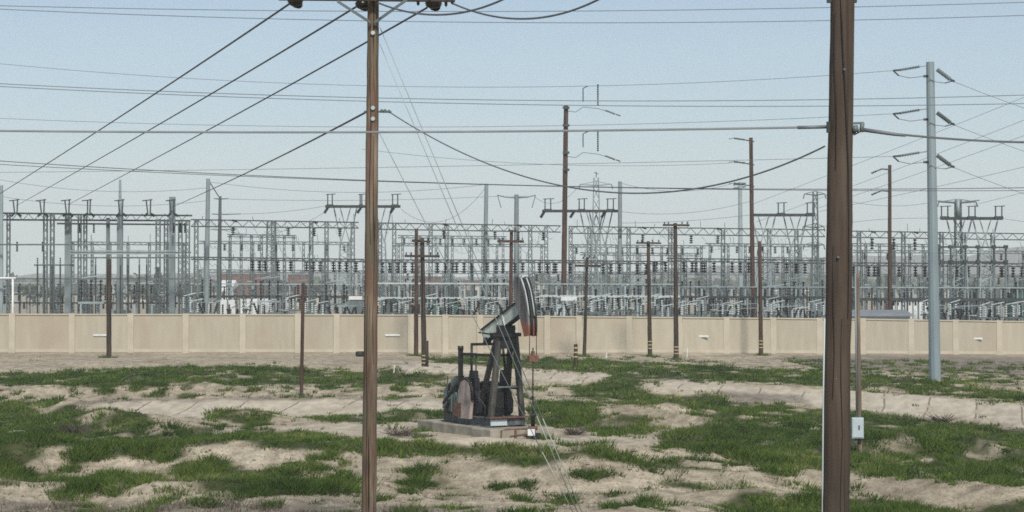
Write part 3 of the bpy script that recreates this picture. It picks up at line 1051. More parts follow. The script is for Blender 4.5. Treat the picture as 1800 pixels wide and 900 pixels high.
# ------------------------------------------------------------------ timber poles
def wood_pole(label, px_top, y_top, px_base, y_base, wpx, mat, D=None, name='utility_pole', taper=0.72, below=1.0):
    if D is None:
        g = ground_at(px_base, y_base)
        D = g.y
    else:
        g = at(px_base, y_base, D)
    t = at(px_top, y_top, D)
    r = wpx * D / F / 2
    root = thing(name, label, 'utility pole', g)
    rng = random.Random(int(px_top * 7 + y_top))
    pts, rs = [], []
    N = 28
    for i in range(N + 1):
        f = i / N
        p = g.lerp(t, f)
        if i == 0:
            p = p - Vector((0, 0, below * .3))
        p.x += (rng.random() - .5) * r * .07
        pts.append(p)
        rs.append(r * (1 - (1 - taper) * f) * (1 + (rng.random() - .5) * .04))
    MB().tube(pts, rs, 20).build('shaft', mat, root)
    return root, g, t, r, D


def arm(root, px0, px1, y, D, wpx, mat, pins=(), off=0.22, dark=True, name='crossarm'):
    a, b_ = at(px0, y, D - off), at(px1, y + 0.5, D - off)
    h = wpx * D / F
    MB().beam(a, b_, h * .85, h).build(name, mat, root)
    for p in pins:
        q = at(p, y, D - off)
        MB().insul(q + Vector((0, 0, h / 2)), q + Vector((0, 0, h / 2 + .16)), 0.055, 2, 8).build('insulator', M['porcelain' if dark else 'porcelain_grey'], root)


# the near left pole
rL, gL, tL, rrL, DL = wood_pole('near red brown timber pole with crossarm, left of the pump jack', 656.5, -70, 648.5, 940, 27, M['wood_near_left'], 36.0, below=3)
a, b_ = at(490, -6, DL - .24), at(800, -3, DL - .24)
MB().beam(a, b_, .09, .13).build('crossarm', M['wood_far'], rL)
a, b_ = at(490, -6, DL + .24), at(800, -3, DL + .24)
MB().beam(a, b_, .09, .13).build('crossarm', M['wood_far'], rL)
for s in (-1, 1):
    MB().beam(at(655 + s * 62, 0 - s * 2, DL - .30), at(655 + s * 3, 40, DL - .17), .03, .045).build('brace', M['steel_mid'], rL)
for px, py, sc in ((519, 4, 1.0), (637, 9, .95), (762, 8, 1.1)):
    p = at(px, py, DL + .1)
    ib = MB()
    ib.tube([p + Vector((0, 0, .12)), p + Vector((0, 0, .06)), p + Vector((0, 0, .02)), p - Vector((0, 0, .04)), p - Vector((0, 0, .075))],
            [.05 * sc, .12 * sc, .145 * sc, .12 * sc, .05 * sc], 14)
    ib.tube([p + Vector((.02, .1, 0)), p + Vector((.05, .22, -.02))], [.10 * sc, .07 * sc], 10)
    ib.build('insulator', M['porcelain'], rL)
for px, py in ((735, 4), (784, 6), (795, 2)):
    p = at(px, py, DL - .1)
    MB().tube([p + Vector((0, 0, .1)), p - Vector((0, 0, .03)), p - Vector((0, 0, .06))], [.025, .03, .012], 8).build('clamp', M['steel_dark'], rL)
for py in (58, 190, 209):
    p = at(655.5, py, DL - rrL * .82)
    MB().tube([p, p - Vector((0, .03, 0))], [.045, .035], 10).build('bolt', M['pale_bar'], rL)
p = at(655, 195, DL)
hb = MB()
for dx in (16, 22, 29):
    q = at(655 + dx, 196 + (dx % 3) - 2, DL)
    hb.tube([q - Vector((0, .05, 0)), q + Vector((0, .05, 0))], [.03, .03], 8)
hb.beam(at(640, 196, DL), at(688, 197, DL), .03, .03)
hb.build('cable_clamp', M['steel_mid'], rL)

# the near right pole
rR, gR, tR, rrR, DR = wood_pole('thick dark brown near timber pole with white conduit, right of centre', 1484, -260, 1464, 1260, 51, M['wood_near_right'], 24.0, below=3, taper=0.78)
cp = [at(1443.5 - .5, 1240, DR - .02), at(1444.5, 900, DR - .02), at(1446, 700, DR - .02), at(1448.5, 560, DR - .02)]
MB().tube([q + Vector((0.005, -.02, 0)) for q in cp], .010, 8).build('conduit', M['pale_bar'], rR)
hb = MB()
hb.tube([at(1498, 228, DR - .05), at(1508, 226, DR - .05)], .05, 8)
hb.beam(at(1496, 217, DR - .05), at(1518, 216, DR - .05), .03, .025)
hb.tube([at(1516, 216, DR - .05), at(1514, 232, DR - .05)], .028, 8)
hb.tube([at(1500, 236, DR - .05), at(1516, 228, DR - .05)], .018, 6)
hb.build('cable_clamp', M['steel_mid'], rR)
MB().beam(at(1456, 214, DR - .1), at(1456, 233, DR - .1), .04, .05).build('bracket', M['steel_dark'], rR)
for px, py in ((1457.5, 1), (1502, 1)):
    MB().box(at(px, py, DR), (.05, .07, .05)).build('bolt', M['steel_dark'], rR)
for px, py in ((1484, 122), (1473, 452)):
    p = at(px, py, DR - rrR * .9)
    MB().tube([p, p - Vector((0, .025, 0))], [.018, .014], 8).build('bolt', M['steel_mid'], rR)

def crack(root, pts, px_c, D, r, wd):
    P, W = [], []
    for i, (px, py) in enumerate(pts):
        p = at(px, py, D)
        c = at(px_c(py), py, D)
        dx = max(-r * .95, min(r * .95, p.x - c.x))
        P.append(Vector((c.x + dx, D - math.sqrt(r * r - dx * dx) - .001, p.z)))
        W.append(wd * (.35 + .65 * math.sin(math.pi * (i + .6) / (len(pts) + .2))))
    MB().tube(P, W, 6).build('drying_crack', M['pump_dark'], root)


crack(rR, [(1474, -30), (1476, 40), (1478, 95), (1482, 160), (1485, 230), (1488, 300), (1488.5, 380), (1489, 470), (1487, 560)], lambda y: 1479.5 - y * .0125, DR, rrR * .93, .011)
crack(rR, [(1462, 430), (1461, 520), (1463, 620), (1460, 700)], lambda y: 1479.5 - y * .0125, DR, rrR * .96, .005)
crack(rR, [(1476, 560), (1474, 660), (1477, 760), (1473, 880), (1475, 960)], lambda y: 1479.5 - y * .0125, DR, rrR * .97, .006)
crack(rR, [(1466, 20), (1464, 120), (1467, 210), (1465, 300)], lambda y: 1479.5 - y * .0125, DR, rrR * .9, .005)
crack(rL, [(652, 40), (651, 140), (653, 240), (650, 330), (652, 430)], lambda y: 656 - y * .0078, DL, rrL * .86, .007)
crack(rL, [(658, 240), (657, 340), (659, 450), (656, 560), (657, 640)], lambda y: 656 - y * .0078, DL, rrL * .9, .007)
crack(rL, [(647, 520), (645, 620), (646, 720), (644, 840), (645, 930)], lambda y: 656 - y * .0078, DL, rrL * .95, .008)

# poles in the middle distance
wood_pole('lone short dark timber pole before the wall, leftmost', 191.5, 455, 192, 629, 9, M['wood_far'], taper=.85)
wood_pole('thin red brown post in the field, slightly leaning, left of the near left pole', 533, 497, 530, 699, 6.5, M['wood_red'], taper=.9, name='timber_post')
r, g, t, rr, D = wood_pole('taller of the two close poles right of the near left pole', 732, 402, 731.5, 626, 8, M['wood_red'])
arm(r, 724, 740, 423, D, 5, M['wood_far'])
r, g, t, rr, D = wood_pole('shorter of the two close poles, with dark crossarm and insulators', 742, 418, 746, 650, 10, M['wood_far'])
arm(r, 711, 773, 450, D, 4, M['wood_far'], (714, 723, 757, 769))
arm(r, 728, 756, 424, D, 3.5, M['wood_far'], (730, 753), off=.2)
MB().tube([g + Vector((.14, -.1, 0)), g + Vector((.14, -.1, 1.6))], .1, 10).build('stub', M['wood_far'], r)
for z in (.35, .55, .75):
    MB().tube([g + Vector((0, 0, z)), g + Vector((0, 0, z + .06))], [rr * 1.06] * 2, 14).build('band', M['yellow'], r)
r, g, t, rr, D = wood_pole('red brown pole with one crossarm directly behind the pump jack', 899, 404, 897, 610, 8, M['wood_red'], 140)
arm(r, 874, 921, 424, D, 4.5, M['wood_red'], (877, 884, 912, 918))
arm(r, 893, 908, 406, D, 3, M['wood_far'], (895, 906))
r, g, t, rr, D = wood_pole('tallest red brown pole rising above the yard right of the pump jack', 995, 186, 990, 590, 10, M['wood_red'], 175, taper=.8)
for y in (189, 220, 268, 298):
    MB().beam(at(989, y, D - .3), at(1001, y + .5, D - .3), .2, .2).build('bracket', M['steel_dark'], r)
for y in (155, 235):    # stand-off insulators and jumper arms
    hb = MB()
    q = at(1025, y + 18, D)
    hb.bar(q + Vector((0, 0, .9)), q - Vector((0, 0, .3)), .05, 5)
    hb.bar(q + Vector((0, 0, .9)), q + Vector((.45, 0, 1.1)), .04, 5)
    hb.build('jumper_arm', M['steel_dark'], r)
    q = at(1051, y, D)
    hb = MB().insul(q + Vector((0, 0, .35)), q - Vector((0, 0, 1.6)), .09, 10)
    hb.build('insulator', M['steel_dark'], r)
    MB().tube([at(998, y + 40, D), at(1012, y + 42, D), at(1025, y + 33, D), at(1052, y + 36, D), at(1065, y + 40, D)], .03, 5).build('jumper', M['wire'], r)
    MB().insul(at(1064, y + 39, D), at(1082, y + 46, D), .1, 8).build('insulator', M['porcelain_grey'], r)
    MB().insul(at(1083, y + 46, D), at(1091, y + 49, D), .07, 3).build('insulator', M['porcelain'], r)
r, g, t, rr, D = wood_pole('thin grey brown pole with crossarm just right of the tallest pole', 1032, 452, 1027, 627, 6.5, M['wood_far'])
arm(r, 1010, 1056, 467, D, 4, M['wood_far'])
hb = MB()
for k, dx in enumerate((-6, 4, 12)):
    hb.insul(at(1030 + dx, 455, D - .2), at(1034 + dx, 449, D - .2), .06, 3)
hb.build('insulator', M['porcelain'], r)
r, g, t, rr, D = wood_pole('short banded timber stub right of the pump jack', 1012, 605, 1012, 646, 7, M['wood_far'], taper=.98, name='timber_stub')
for z in (.55, .8, 1.05):
    MB().tube([g + Vector((0, 0, z)), g + Vector((0, 0, z + .09))], [rr * 1.06] * 2, 12).build('band', M['yellow'], r)
r, g, t, rr, D = wood_pole('crossarm pole with yellow bands at its foot, left of the pair', 1139.5, 424, 1142.5, 627, 8, M['wood_far'])
arm(r, 1118, 1162, 427, D, 3, M['wood_far'], (1121, 1128, 1147, 1158))
for z in (.5, .72, .94):
    MB().tube([g + Vector((0, 0, z)), g + Vector((0, 0, z + .06))], [rr * 1.06] * 2, 14).build('band', M['yellow'], r)
r, g, t, rr, D = wood_pole('taller crossarm pole with yellow bands at its foot, right of the pair', 1187, 392, 1188.5, 632, 9, M['wood_far'])
arm(r, 1165, 1212, 395.5, D, 3.5, M['wood_far'], (1168, 1175, 1199, 1208))
for z in (.35, .55, .75):
    MB().tube([g + Vector((0, 0, z)), g + Vector((0, 0, z + .06))], [rr * 1.06] * 2, 14).build('band', M['yellow'], r)
r, g, t, rr, D = wood_pole('tall red brown pole behind the wall left of the near right pole', 1320, 242, 1324, 590, 9, M['wood_red'], 165)
for y in (246, 287, 325):
    MB().insul(at(1290, y - 3, D), at(1310, y, D), .09, 7).build('insulator', M['steel_dark'], r)
    MB().bar(at(1310, y, D), at(1326, y + 3, D), .05, 5).build('bracket', M['steel_dark'], r)
    MB().bar(at(1281, y - 2, D), at(1290, y - 3, D), .04, 4).build('clamp', M['wire'], r)
r, g, t, rr, D = wood_pole('brown pole with yellow bands before the wall, beside the taller red pole', 1335, 424, 1337.5, 625, 8, M['wood_red'])
for z in (.5, .72, .94):
    MB().tube([g + Vector((0, 0, z)), g + Vector((0, 0, z + .06))], [rr * 1.06] * 2, 14).build('band', M['yellow'], r)
r, g, t, rr, D = wood_pole('tan timber pole with two upswept arms right of the near right pole', 1564, 290, 1564, 590, 8, M['wood_red'], 160)
for y in (298, 336):
    MB().tube([at(1564, y, D), at(1550, y - 1, D), at(1538, y + 4, D)], [.07, .06, .05], 6).build('arm', M['steel_mid'], r)
    MB().insul(at(1540, y + 3, D), at(1531, y + 7, D), .09, 3).build('insulator', M['porcelain'], r)

# leaning pole with the meter box
r, g, t, rr, D = wood_pole('slim pale pole with a grey meter box, just right of the near right pole', 1507.5, 480, 1511, 800, 8, M['wood_pale'], taper=.8)
c = at(1507.3, 752, D - rr - .10)
sx, sz = 20 * D / F, 36 * D / F
bx = MB().box(c, (sx, .16, sz)).build('meter_box', M['blue_grey'], r)
MB().box(c + Vector((0, -.09, 0)), (sx * .86, .02, sz * .9)).build('door', M['blue_grey'], bx)
MB().box(c + Vector((.03, -.11, .02)), (.035, .02, .12)).build('handle', M['steel_dark'], bx)
MB().tube([c + Vector((-.02, .02, sz / 2)), at(1503.5, 480, D - rr - .02)], .028, 8).build('conduit', M['galv'], r)
MB().tube([c + Vector((-.05, .02, -sz / 2)), c + Vector((-.05, .04, -sz / 2 - .35))], .03, 8).build('conduit', M['pump_leg'], r)


# ------------------------------------------------------------------ steel poles
def steel_pole(label, px_top, y_top, px_base, D, w0, w1, name='steel_pole', mat='galv', ybase=None):
    if ybase is None:
        g = at(px_base, 560, D)
        g.z = gz(g.x, min(g.y, 159)) if D < 159 else 0
    else:
        g = ground_at(px_base, ybase)
        D = g.y
    t = at(px_top, y_top, D)
    root = thing(name, label, 'steel pole', g)
    s = D / F / 2
    MB().tube([g - Vector((0, 0, .2)), g + (t - g) * .5, t], [w0 * s, (w0 + w1) * .5 * s, w1 * s], 12, smooth=False).build('shaft', M[mat], root)
    return root, g, t, D


rS, gS, tS, DS = steel_pole('tall smooth bluish steel pole with strain insulators at the right', 1635, 109, 1643, 0, 21, 14, mat='galv_pole', ybase=672)
MB().tube([gS - Vector((0, 0, .05)), gS + Vector((0, 0, .12))], .42, 16).build('base_collar', M['concrete'], rS)
jt = at(1640, 445, DS)
MB().tube([jt, jt + Vector((0, 0, .1))], .262, 12, smooth=False).build('joint', M['galv_pole'], rS)
for y in (128, 204, 279):
    MB().insul(at(1582, y - 5, DS), at(1617, y - 11, DS), .075, 12, 8).build('insulator', M['steel_mid'], rS)
    MB().bar(at(1617, y - 11, DS), at(1632, y - 13, DS), .03, 5).build('link', M['galv'], rS)
    ib = MB()
    ib.bar(at(1570, y - 4, DS), at(1582, y - 5, DS), .05, 5)
    ib.bar(at(1570, y - 4, DS), at(1580, y + 5, DS), .04, 5)
    ib.build('clamp', M['steel_dark'], rS)
    MB().insul(at(1623, y + 6, DS - .1), at(1633, y + 6, DS - .1), .08, 3, 8).build('post_insulator', M['porcelain'], rS)
    MB().insul(at(1647, y - 6, DS), at(1671, y + 12, DS), .12, 9, 8, .7).build('insulator', M['steel_mid'], rS)
    ib = MB()
    ib.bar(at(1671, y + 12, DS), at(1678, y + 15, DS), .06, 5)
    ib.bar(at(1661, y + 18, DS), at(1676, y + 14, DS), .035, 4)
    ib.build('clamp', M['steel_dark'], rS)
    MB().tube([at(1580, y + 5, DS), at(1600, y + 9, DS - .2), at(1624, y + 6, DS - .3), at(1645, y + 16, DS - .2), at(1662, y + 18, DS)], .018, 5).build('jumper', M['wire'], rS)

steel_pole('grey steel pole at the very left edge of the photo', 2.5, 326, 2, 165, 8, 6)
steel_pole('slim bare grey steel pole left of the thinner twin mast', 366, 314, 362, 175, 10, 7)
r, g, t, D = steel_pole('grey mast with small side arms beside the slim bare steel pole', 387, 345, 384, 178, 11, 5, name='steel_mast', mat='steel_mid')
for y, x0, x1 in ((349, 376, 402), (376, 372, 424), (403, 370, 416)):
    MB().tube([at(x0, y, D), at(386, y + 1, D), at(x1, y, D)], [.04, .06, .04], 5).build('arm', M['steel_mid'], r)
MB().bar(at(369, 321, 175), at(384, 345, D), .05, 5).build('brace', M['steel_mid'], r)
steel_pole('bare pale steel pole left of the pump jack head, with a sloping guy arm', 855, 323, 851, 185, 9, 7)
r, g, t, D = steel_pole('steel pole with two raised side arms right of the bare pale pole', 908, 342, 907, 190, 10, 8)
for s in (-1, 1):
    MB().tube([at(908, 347, D), at(908 + s * 20, 346, D), at(908 + s * 34, 343, D)], [.11, .08, .05], 6).build('arm', M['galv'], r)
    MB().insul(at(908 + s * 33, 344, D), at(908 + s * 27, 366, D), .05, 8).build('insulator', M['steel_mid'], r)
r, g, t, D = steel_pole('pale blank steel pole right of the crowned tower', 1090, 319, 1089, 190, 8, 7)
r, g, t, D = steel_pole('pale steel mast with short double arm left of the tall red pole', 1301, 320, 1302, 230, 9, 7, name='steel_mast')
for y in (322, 328):
    MB().bar(at(1289, y + 3, D), at(1311, y, D), .1, 5).build('arm', M['steel_mid'], r)


def lattice_tower(label, px, ytop, D, w0, w1, arms, mat='galv', n=14, r=.06, name='lattice_tower'):
    t = at(px, ytop, D)
    g = Vector((t.x, t.y, 0))
    root = thing(name, label, 'lattice tower', g)
    MB().lattice(g, t, w0 * D / F, w1 * D / F, n, r).build('mast', M[mat], root)
    for y, x0, x1 in arms:
        a = MB()
        for x in (x0, x1):
            a.bar(at(px, y + 2, D), at(x, y, D), r * 1.3, 5, r * .7)
            a.bar(at(px, y - 5, D), at(x, y, D), r * .8, 4)
        a.build('arm', M[mat], root)
        for x in (x0, x1):
            MB().insul(at(x, y, D), at(x + (2 if x > px else -2), y + 9, D), .07, 5).build('insulator', M['steel_mid'], root)
    return root


r = lattice_tower('tall crowned lattice tower above the centre of the yard', 1048, 312, 205, 22, 8, [(324, 1020, 1075)])
MB().bar(at(1048, 312, 205), at(1048, 302, 205), .05, 5).bar(at(1044, 303, 205), at(1052, 306, 205), .05, 4).build('finial', M['steel_mid'], r)
lattice_tower('slim lattice mast with three pairs of arms left of the near right pole', 1433, 337, 190, 14, 7, [(341, 1414, 1450), (398, 1412, 1448), (430, 1414, 1448)], 'steel_mid')
lattice_tower('faint pinkish lattice tower in the left half of the yard', 477, 389, 240, 20, 14, [], 'steel_mid', 18, .07)
lattice_tower('spire mast on the left switching gantry', 211, 316, 170, 12, 2, [], 'galv', 22, .05, name='lightning_mast')
lattice_tower('lattice mast with flat top behind the far right frame', 1684, 352, 178, 14, 9, [(355, 1650, 1716)], 'steel_mid')


# ------------------------------------------------------------------ gantries of the switchyard
def row_D(px):
    return float(np.interp(px, [0, 1800], [158, 205]))


def gantry(label, px0, px1, y_hi, y_lo, cols, hang, D0, D1, name='bus_gantry', mat='steel_mid', barm='steel_dark', br=.055, cw=7, strings=True, hl=16, lattice_cols=True):
    """lattice columns carrying a truss beam with hanging insulators and a bus below"""
    def DD(px):
        return D0 + (D1 - D0) * (px - px0) / (px1 - px0)

    def yy(y, px):
        return y[0] + (y[1] - y[0]) * (px - px0) / (px1 - px0)
    mid = (px0 + px1) / 2
    g = at(mid, 520, DD(mid))
    root = thing(name, label, 'gantry', (g.x, g.y, 0))
    bm = MB()
    for y in (y_hi, y_lo):
        bm.beam(at(px0, y[0], D0), at(px1, y[1], D1), .16, .10)
    nseg = max(4, int((px1 - px0) / 11))
    for k in range(nseg):
        xa, xb = px0 + (px1 - px0) * k / nseg, px0 + (px1 - px0) * (k + 1) / nseg
        ya, yb = (y_hi, y_lo) if k % 2 else (y_lo, y_hi)
        bm.bar(at(xa, yy(ya, xa), DD(xa)), at(xb, yy(yb, xb), DD(xb)), br * .6, 4, caps=False)
    bm.build('truss', M[barm], root)
    for px in cols:
        t = at(px, yy(y_hi, px), DD(px))
        c = MB()
        if lattice_cols:
            c.lattice((t.x, t.y, 0), t, cw * DD(px) / F, cw * .8 * DD(px) / F, 16, br, br * .55)
        else:
            c.beam((t.x, t.y, 0), t, .3, .35)
        c.build('column', M[mat], root)
    jr = random.Random(int(px0 * 3 + y_hi[0]))
    for k in range(int((px1 - px0) / 26)):
        xa = px0 + jr.uniform(0, px1 - px0 - 18)
        xb = xa + jr.uniform(5, 26)
        ya, yb = yy(y_lo, xa) + jr.uniform(-14, 6), yy(y_lo, xb) + jr.uniform(2, 26)
        da = DD(xa) - jr.uniform(.5, 3)
        MB().tube([at(xa + (xb - xa) * q, ya + (yb - ya) * q ** jr.choice((.5, 2.)) + 5 * math.sin(math.pi * q), da) for q in (0, .2, .4, .6, .8, 1)], .022, 4, False).build('jumper', M['wire'], root)
    for k in range(int((px1 - px0) / 60)):
        xa = jr.uniform(px0, px1)
        MB().bar(at(xa, yy(y_hi, xa), DD(xa)), at(xa + jr.uniform(-2, 2), yy(y_hi, xa) - jr.uniform(6, 16), DD(xa)), .035, 4).build('rod', M[mat], root)
    for k, px in enumerate(hang):
        a = at(px, yy(y_lo, px) + 1, DD(px) - .05)
        b_ = at(px + random.uniform(-.5, .5), yy(y_lo, px) + hl, DD(px) - .05)
        MB().insul(a, b_, .19, 4, 8, .3).build('insulator', M['porcelain'], root)
        if strings and k % 2 == 0:
            a = at(px - 2, yy(y_hi, px), DD(px) - .2)
            MB().insul(a, at(px + 7, yy(y_hi, px) + 2.5, DD(px) - .2), .12, 4).build('strain_insulator', M['porcelain'], root)
    return root


G1 = gantry('long upper truss gantry left of the near left pole', 336, 630, (386, 391), (398, 401), (345, 480, 547, 574, 620), (410, 507, 552, 598), 172, 178)
G2 = gantry('long upper truss gantry between the near left pole and the tallest pole', 665, 985, (392, 397), (403, 408), (668, 693, 757, 785, 850, 932, 960), (780, 870, 911, 955), 180, 187)
G3 = gantry('long upper truss gantry between the tallest pole and the near right pole', 1000, 1450, (398, 404), (410, 416), (1003, 1036, 1105, 1178, 1184, 1271, 1352, 1400), (1130, 1215, 1262), 188, 196)
G4 = gantry('long upper truss gantry right of the near right pole', 1480, 1880, (406, 412), (417, 423), (1510, 1588, 1655, 1694, 1745, 1812), (1533, 1571, 1608), 195, 205, hl=22)
LOW = [
    ('lower bus gantry with dense black insulators, left of the near left pole', 336, 640, (452, 456), (456, 460), (384, 500, 548, 568, 640), [444, 456, 466, 488, 511, 539, 551, 563, 586, 597, 609, 626]),
    ('lower bus gantry with dense black insulators, left of the pump jack', 664, 905, (457, 457), (461, 461), (690, 735, 793, 830, 870), [672, 685, 700, 712, 725, 769, 783, 796, 803, 816, 829, 856, 872, 884]),
    ('lower bus gantry with dense black insulators, between pump jack and banded poles', 910, 1170, (457, 460), (461, 464), (938, 965, 1003, 1070, 1105, 1150), [905, 919, 948, 962, 974, 977, 1002, 1060, 1074, 1089, 1120, 1136]),
    ('lower bus gantry with dense black insulators, left of the near right pole', 1172, 1450, (454, 458), (459, 463), (1205, 1240, 1271, 1310, 1392, 1440), [1150, 1153, 1170, 1202, 1217, 1223, 1234, 1238, 1255, 1287, 1301, 1316, 1366, 1383, 1399, 1400, 1415]),
    ('lower bus gantry with dense black insulators, right of the near right pole', 1484, 1860, (462, 464), (467, 469), (1500, 1544, 1588, 1668, 1770, 1815), [1500, 1527, 1537, 1544, 1580, 1609, 1626, 1682, 1702, 1722, 1760, 1762, 1781, 1796, 1818]),
]
for lab, a, b_, hi, lo, cols, hang in LOW:
    gantry(lab, a, b_, hi, lo, cols, hang, 160 + (a - 336) * .012, 160 + (b_ - 336) * .012, strings=False, cw=5, br=.05, hl=20)
for k, (lab, a, b_, y) in enumerate((('second thin bus frame behind the left switching gantry', 120, 330, 425),
                                     ('pale bus frame across the middle of the left half', 350, 620, 424),
                                     ('pale high bus frame left of the pump jack', 690, 960, 428),
                                     ('pale high bus frame between the tallest pole and the pair', 1000, 1240, 430),
                                     ('greenish bus frame before the third dead end frame', 1312, 1450, 452),
                                     ('thin far bus frame at the right behind the steel pole', 1500, 1860, 440),
                                     ('thin far bus frame level with the horizon hills, left half', 340, 640, 474),
                                     ('thin far bus frame level with the horizon hills, above the pump jack', 660, 1000, 476),
                                     ('thin far bus frame level with the horizon hills, behind the banded pair', 1010, 1450, 478),
                                     ('thin far bus frame level with the horizon hills, at the right', 1484, 1860, 482),
                                     ('tall faint frame left of the thin leaning post', 400, 520, 412),
                                     ('tall faint frame behind the two close poles', 700, 890, 414),
                                     ('tall faint frame behind the crossarm pole pair', 1020, 1230, 444),
                                     ('tall faint frame behind the tall red pole', 1240, 1440, 428),
                                     ('tall faint frame behind the tan pole with two upswept arms', 1490, 1650, 428))):
    gantry(lab, a, b_, (y, y + 2), (y + 4, y + 6), [a + (b_ - a) * q for q in (.04, .2, .35, .5, .68, .83, .97)], [a + (b_ - a) * (q + .5) / 9 for q in range(9)] if k % 2 else [], 205 + k, 212 + k, strings=False, hl=13, name='slim_gantry', barm='steel_mid', mat='steel_mid', cw=4, br=.045)

# the big switching gantry at the left
D = 166
g = at(165, 520, D)
LG = thing('switching_gantry', 'big dark switching gantry with disconnectors on top at the far left', 'gantry', (g.x, g.y, 0))
bm = MB()
for y, x0, x1 in ((374, -60, 125), (377, 110, 338), (386, -60, 335), (393, 100, 330)):
    bm.beam(at(x0, y, D), at(x1, y + 2, D + 2), .2, .14)
    bm.beam(at(x0, y, D + 2), at(x1, y + 2, D + 4), .12, .1)
for k in range(40):
    xa, xb = -60 + k * 10, -50 + k * 10
    if xb < 336:
        bm.bar(at(xa, 376 if k % 2 else 387, D), at(xb, 387 if k % 2 else 376, D), .03, 4, caps=False)
bm.build('truss', M['steel_dark'], LG)
for px, wpx, top, kind in ((15, 5, 375, 'l'), (80, 6, 376, 'l'), (92, 6, 376, 'l'), (120, 11, 377, 'b'), (140, 5, 378, 'l'), (150, 5, 380, 'l'), (190, 6, 383, 'd'), (211, 10, 378, 'b'),
                           (278, 7, 385, 'l'), (292, 6, 385, 'l'), (303, 10, 346, 'b'), (317, 6, 388, 'l'), (330, 6, 388, 'l'), (-30, 8, 375, 'l')):
    t = at(px, top, D + 1)
    gg = Vector((t.x, t.y, 0))
    c = MB()
    if kind == 'l':
        c.lattice(gg, t, wpx * D / F, wpx * D / F, 18, .045, .025)
    else:
        c.beam(gg, t, wpx * D / F, wpx * D / F * .7)
    c.build('column', M['galv' if kind == 'b' else 'steel_mid'], LG)
for px in (28, 75, 119, 156, 213, 262, 303):
    c = MB()
    y0 = 376
    w_ = 7 if px != 156 else 4
    c.bar(at(px - w_ + 2, 352, D), at(px - 2, y0, D), .06, 5)
    c.bar(at(px + 3, 350, D), at(px + 2, y0, D), .06, 5)
    c.bar(at(px - 12, 353, D), at(px + 6, 351, D), .045, 5)
    c.build('disconnector', M['steel_dark'], LG)
    i1 = MB().insul(at(px - 3, y0 - 1, D - .2), at(px - 9, y0 + 5, D - .2), .13, 4)
    i1.insul(at(px + 3, y0 - 1, D - .2), at(px + 10, y0 + 5, D - .2), .13, 4)
    i1.build('strain_insulator', M['porcelain'], LG)
for px in (165, 318, 140, 316, 30, 75, 305, 325):
    y = 392 if px > 100 else 425
    MB().insul(at(px, y, D - .1), at(px, y + 18, D - .1), .1, 6).build('insulator', M['porcelain'], LG)
bm = MB()
for y, x0, x1 in ((430, -60, 210), (453, 128, 336), (444, 128, 336), (466, 60, 130), (490, -40, 335)):
    bm.beam(at(x0, y, D - 2), at(x1, y, D - 2), .12, .12)
bm.build('bus_bar', M['steel_mid'], LG)
bm = MB()
for y in (441, 446):
    bm.beam(at(124, y, D - 3), at(310, y, D - 3), .12, .1)
bm.build('bus_bar', M['galv'], LG)
for px in (66, 78, 92, 106, 168, 190, 212, 225, 245, 258):
    MB().insul(at(px, 466, D - 3), at(px, 452, D - 3), .08, 4).build('post_insulator', M['steel_mid'], LG)
    MB().bar(at(px, 466, D - 3), at(px, 560, D - 3), .07, 5).build('post', M['steel_dark'], LG)


# ------------------------------------------------------------------ dead end frames
def dead_end(label, x0, x1, y, D, legs, rods, strings, mat='steel_dark', legm='galv', rod_h=22):
    g = at((x0 + x1) / 2, 520, D)
    root = thing('dead_end_gantry', label, 'dead end frame', (g.x, g.y, 0))
    MB().beam(at(x0, y, D), at(x1, y, D), .3, .26).beam(at(x0, y, D + 1.2), at(x1, y, D + 1.2), .3, .26).build('beam', M[mat], root)
    for px in legs:
        top = at(px, y + 2, D + .6)
        l = MB()
        foot = Vector((top.x, top.y, 0))
        l.lattice(foot, foot.lerp(top, .72), 1.5, 1.0, 14, .06, .035)
        q = foot.lerp(top, .72)
        for s in (-1, 1):
            l.bar(q + Vector((s * .4, 0, 0)), top + Vector((s * 1.1, 0, 0)), .07, 5)
            l.bar(q + Vector((-s * .4, 0, 0)), top + Vector((s * .5, 0, 0)), .05, 5)
        l.build('leg', M[legm], root)
    for px in rods:
        c = MB()
        c.bar(at(px, y, D), at(px, y - rod_h, D), .06, 5)
        c.build('rod', M[mat], root)
    for k in range(0, len(rods) - 1, 2):
        MB().bar(at(rods[k] - 3, y - rod_h + 1, D), at(rods[k + 1] + 6, y - rod_h, D), .04, 5).build('switch_blade', M[mat], root)
        MB().beam(at(rods[k] - 2, y - 1, D - .3), at(rods[k + 1] + 2, y - 1, D - .3), .3, .3).build('switch_base', M[mat], root)
    for px in strings:
        MB().insul(at(px, y + 1, D - .2), at(px - 7, y + 12, D - .4), .16, 7).build('strain_insulator', M['porcelain'], root)
    return root


dead_end('dead end frame with three raised switches, behind the near left pole', 572, 704, 363, 190, (607, 668), (576, 584, 633, 636, 690, 699), (577, 635, 693))
dead_end('dead end frame with three raised switches, right of the tallest pole', 953, 1090, 371, 192, (1040, 1056), (958, 968, 1018, 1027, 1068, 1078), (957, 1009, 1064))
dead_end('dead end frame left of the near right pole', 1324, 1432, 378, 186, (1342, 1398), (1368, 1378, 1419, 1431), ())
r = dead_end('dead end frame with six rods at the far right', 1654, 1762, 384, 176, (1686, 1732), (1655, 1666, 1703, 1714, 1750, 1761), ())
MB().bar(at(1684, 382, 176), at(1684, 350, 176), .18, 8).build('mast', M['galv'], r)
MB().tube([at(1646, 353, 176), at(1684, 356, 176), at(1722, 352, 176)], .05, 5).build('yoke', M['steel_mid'], r)
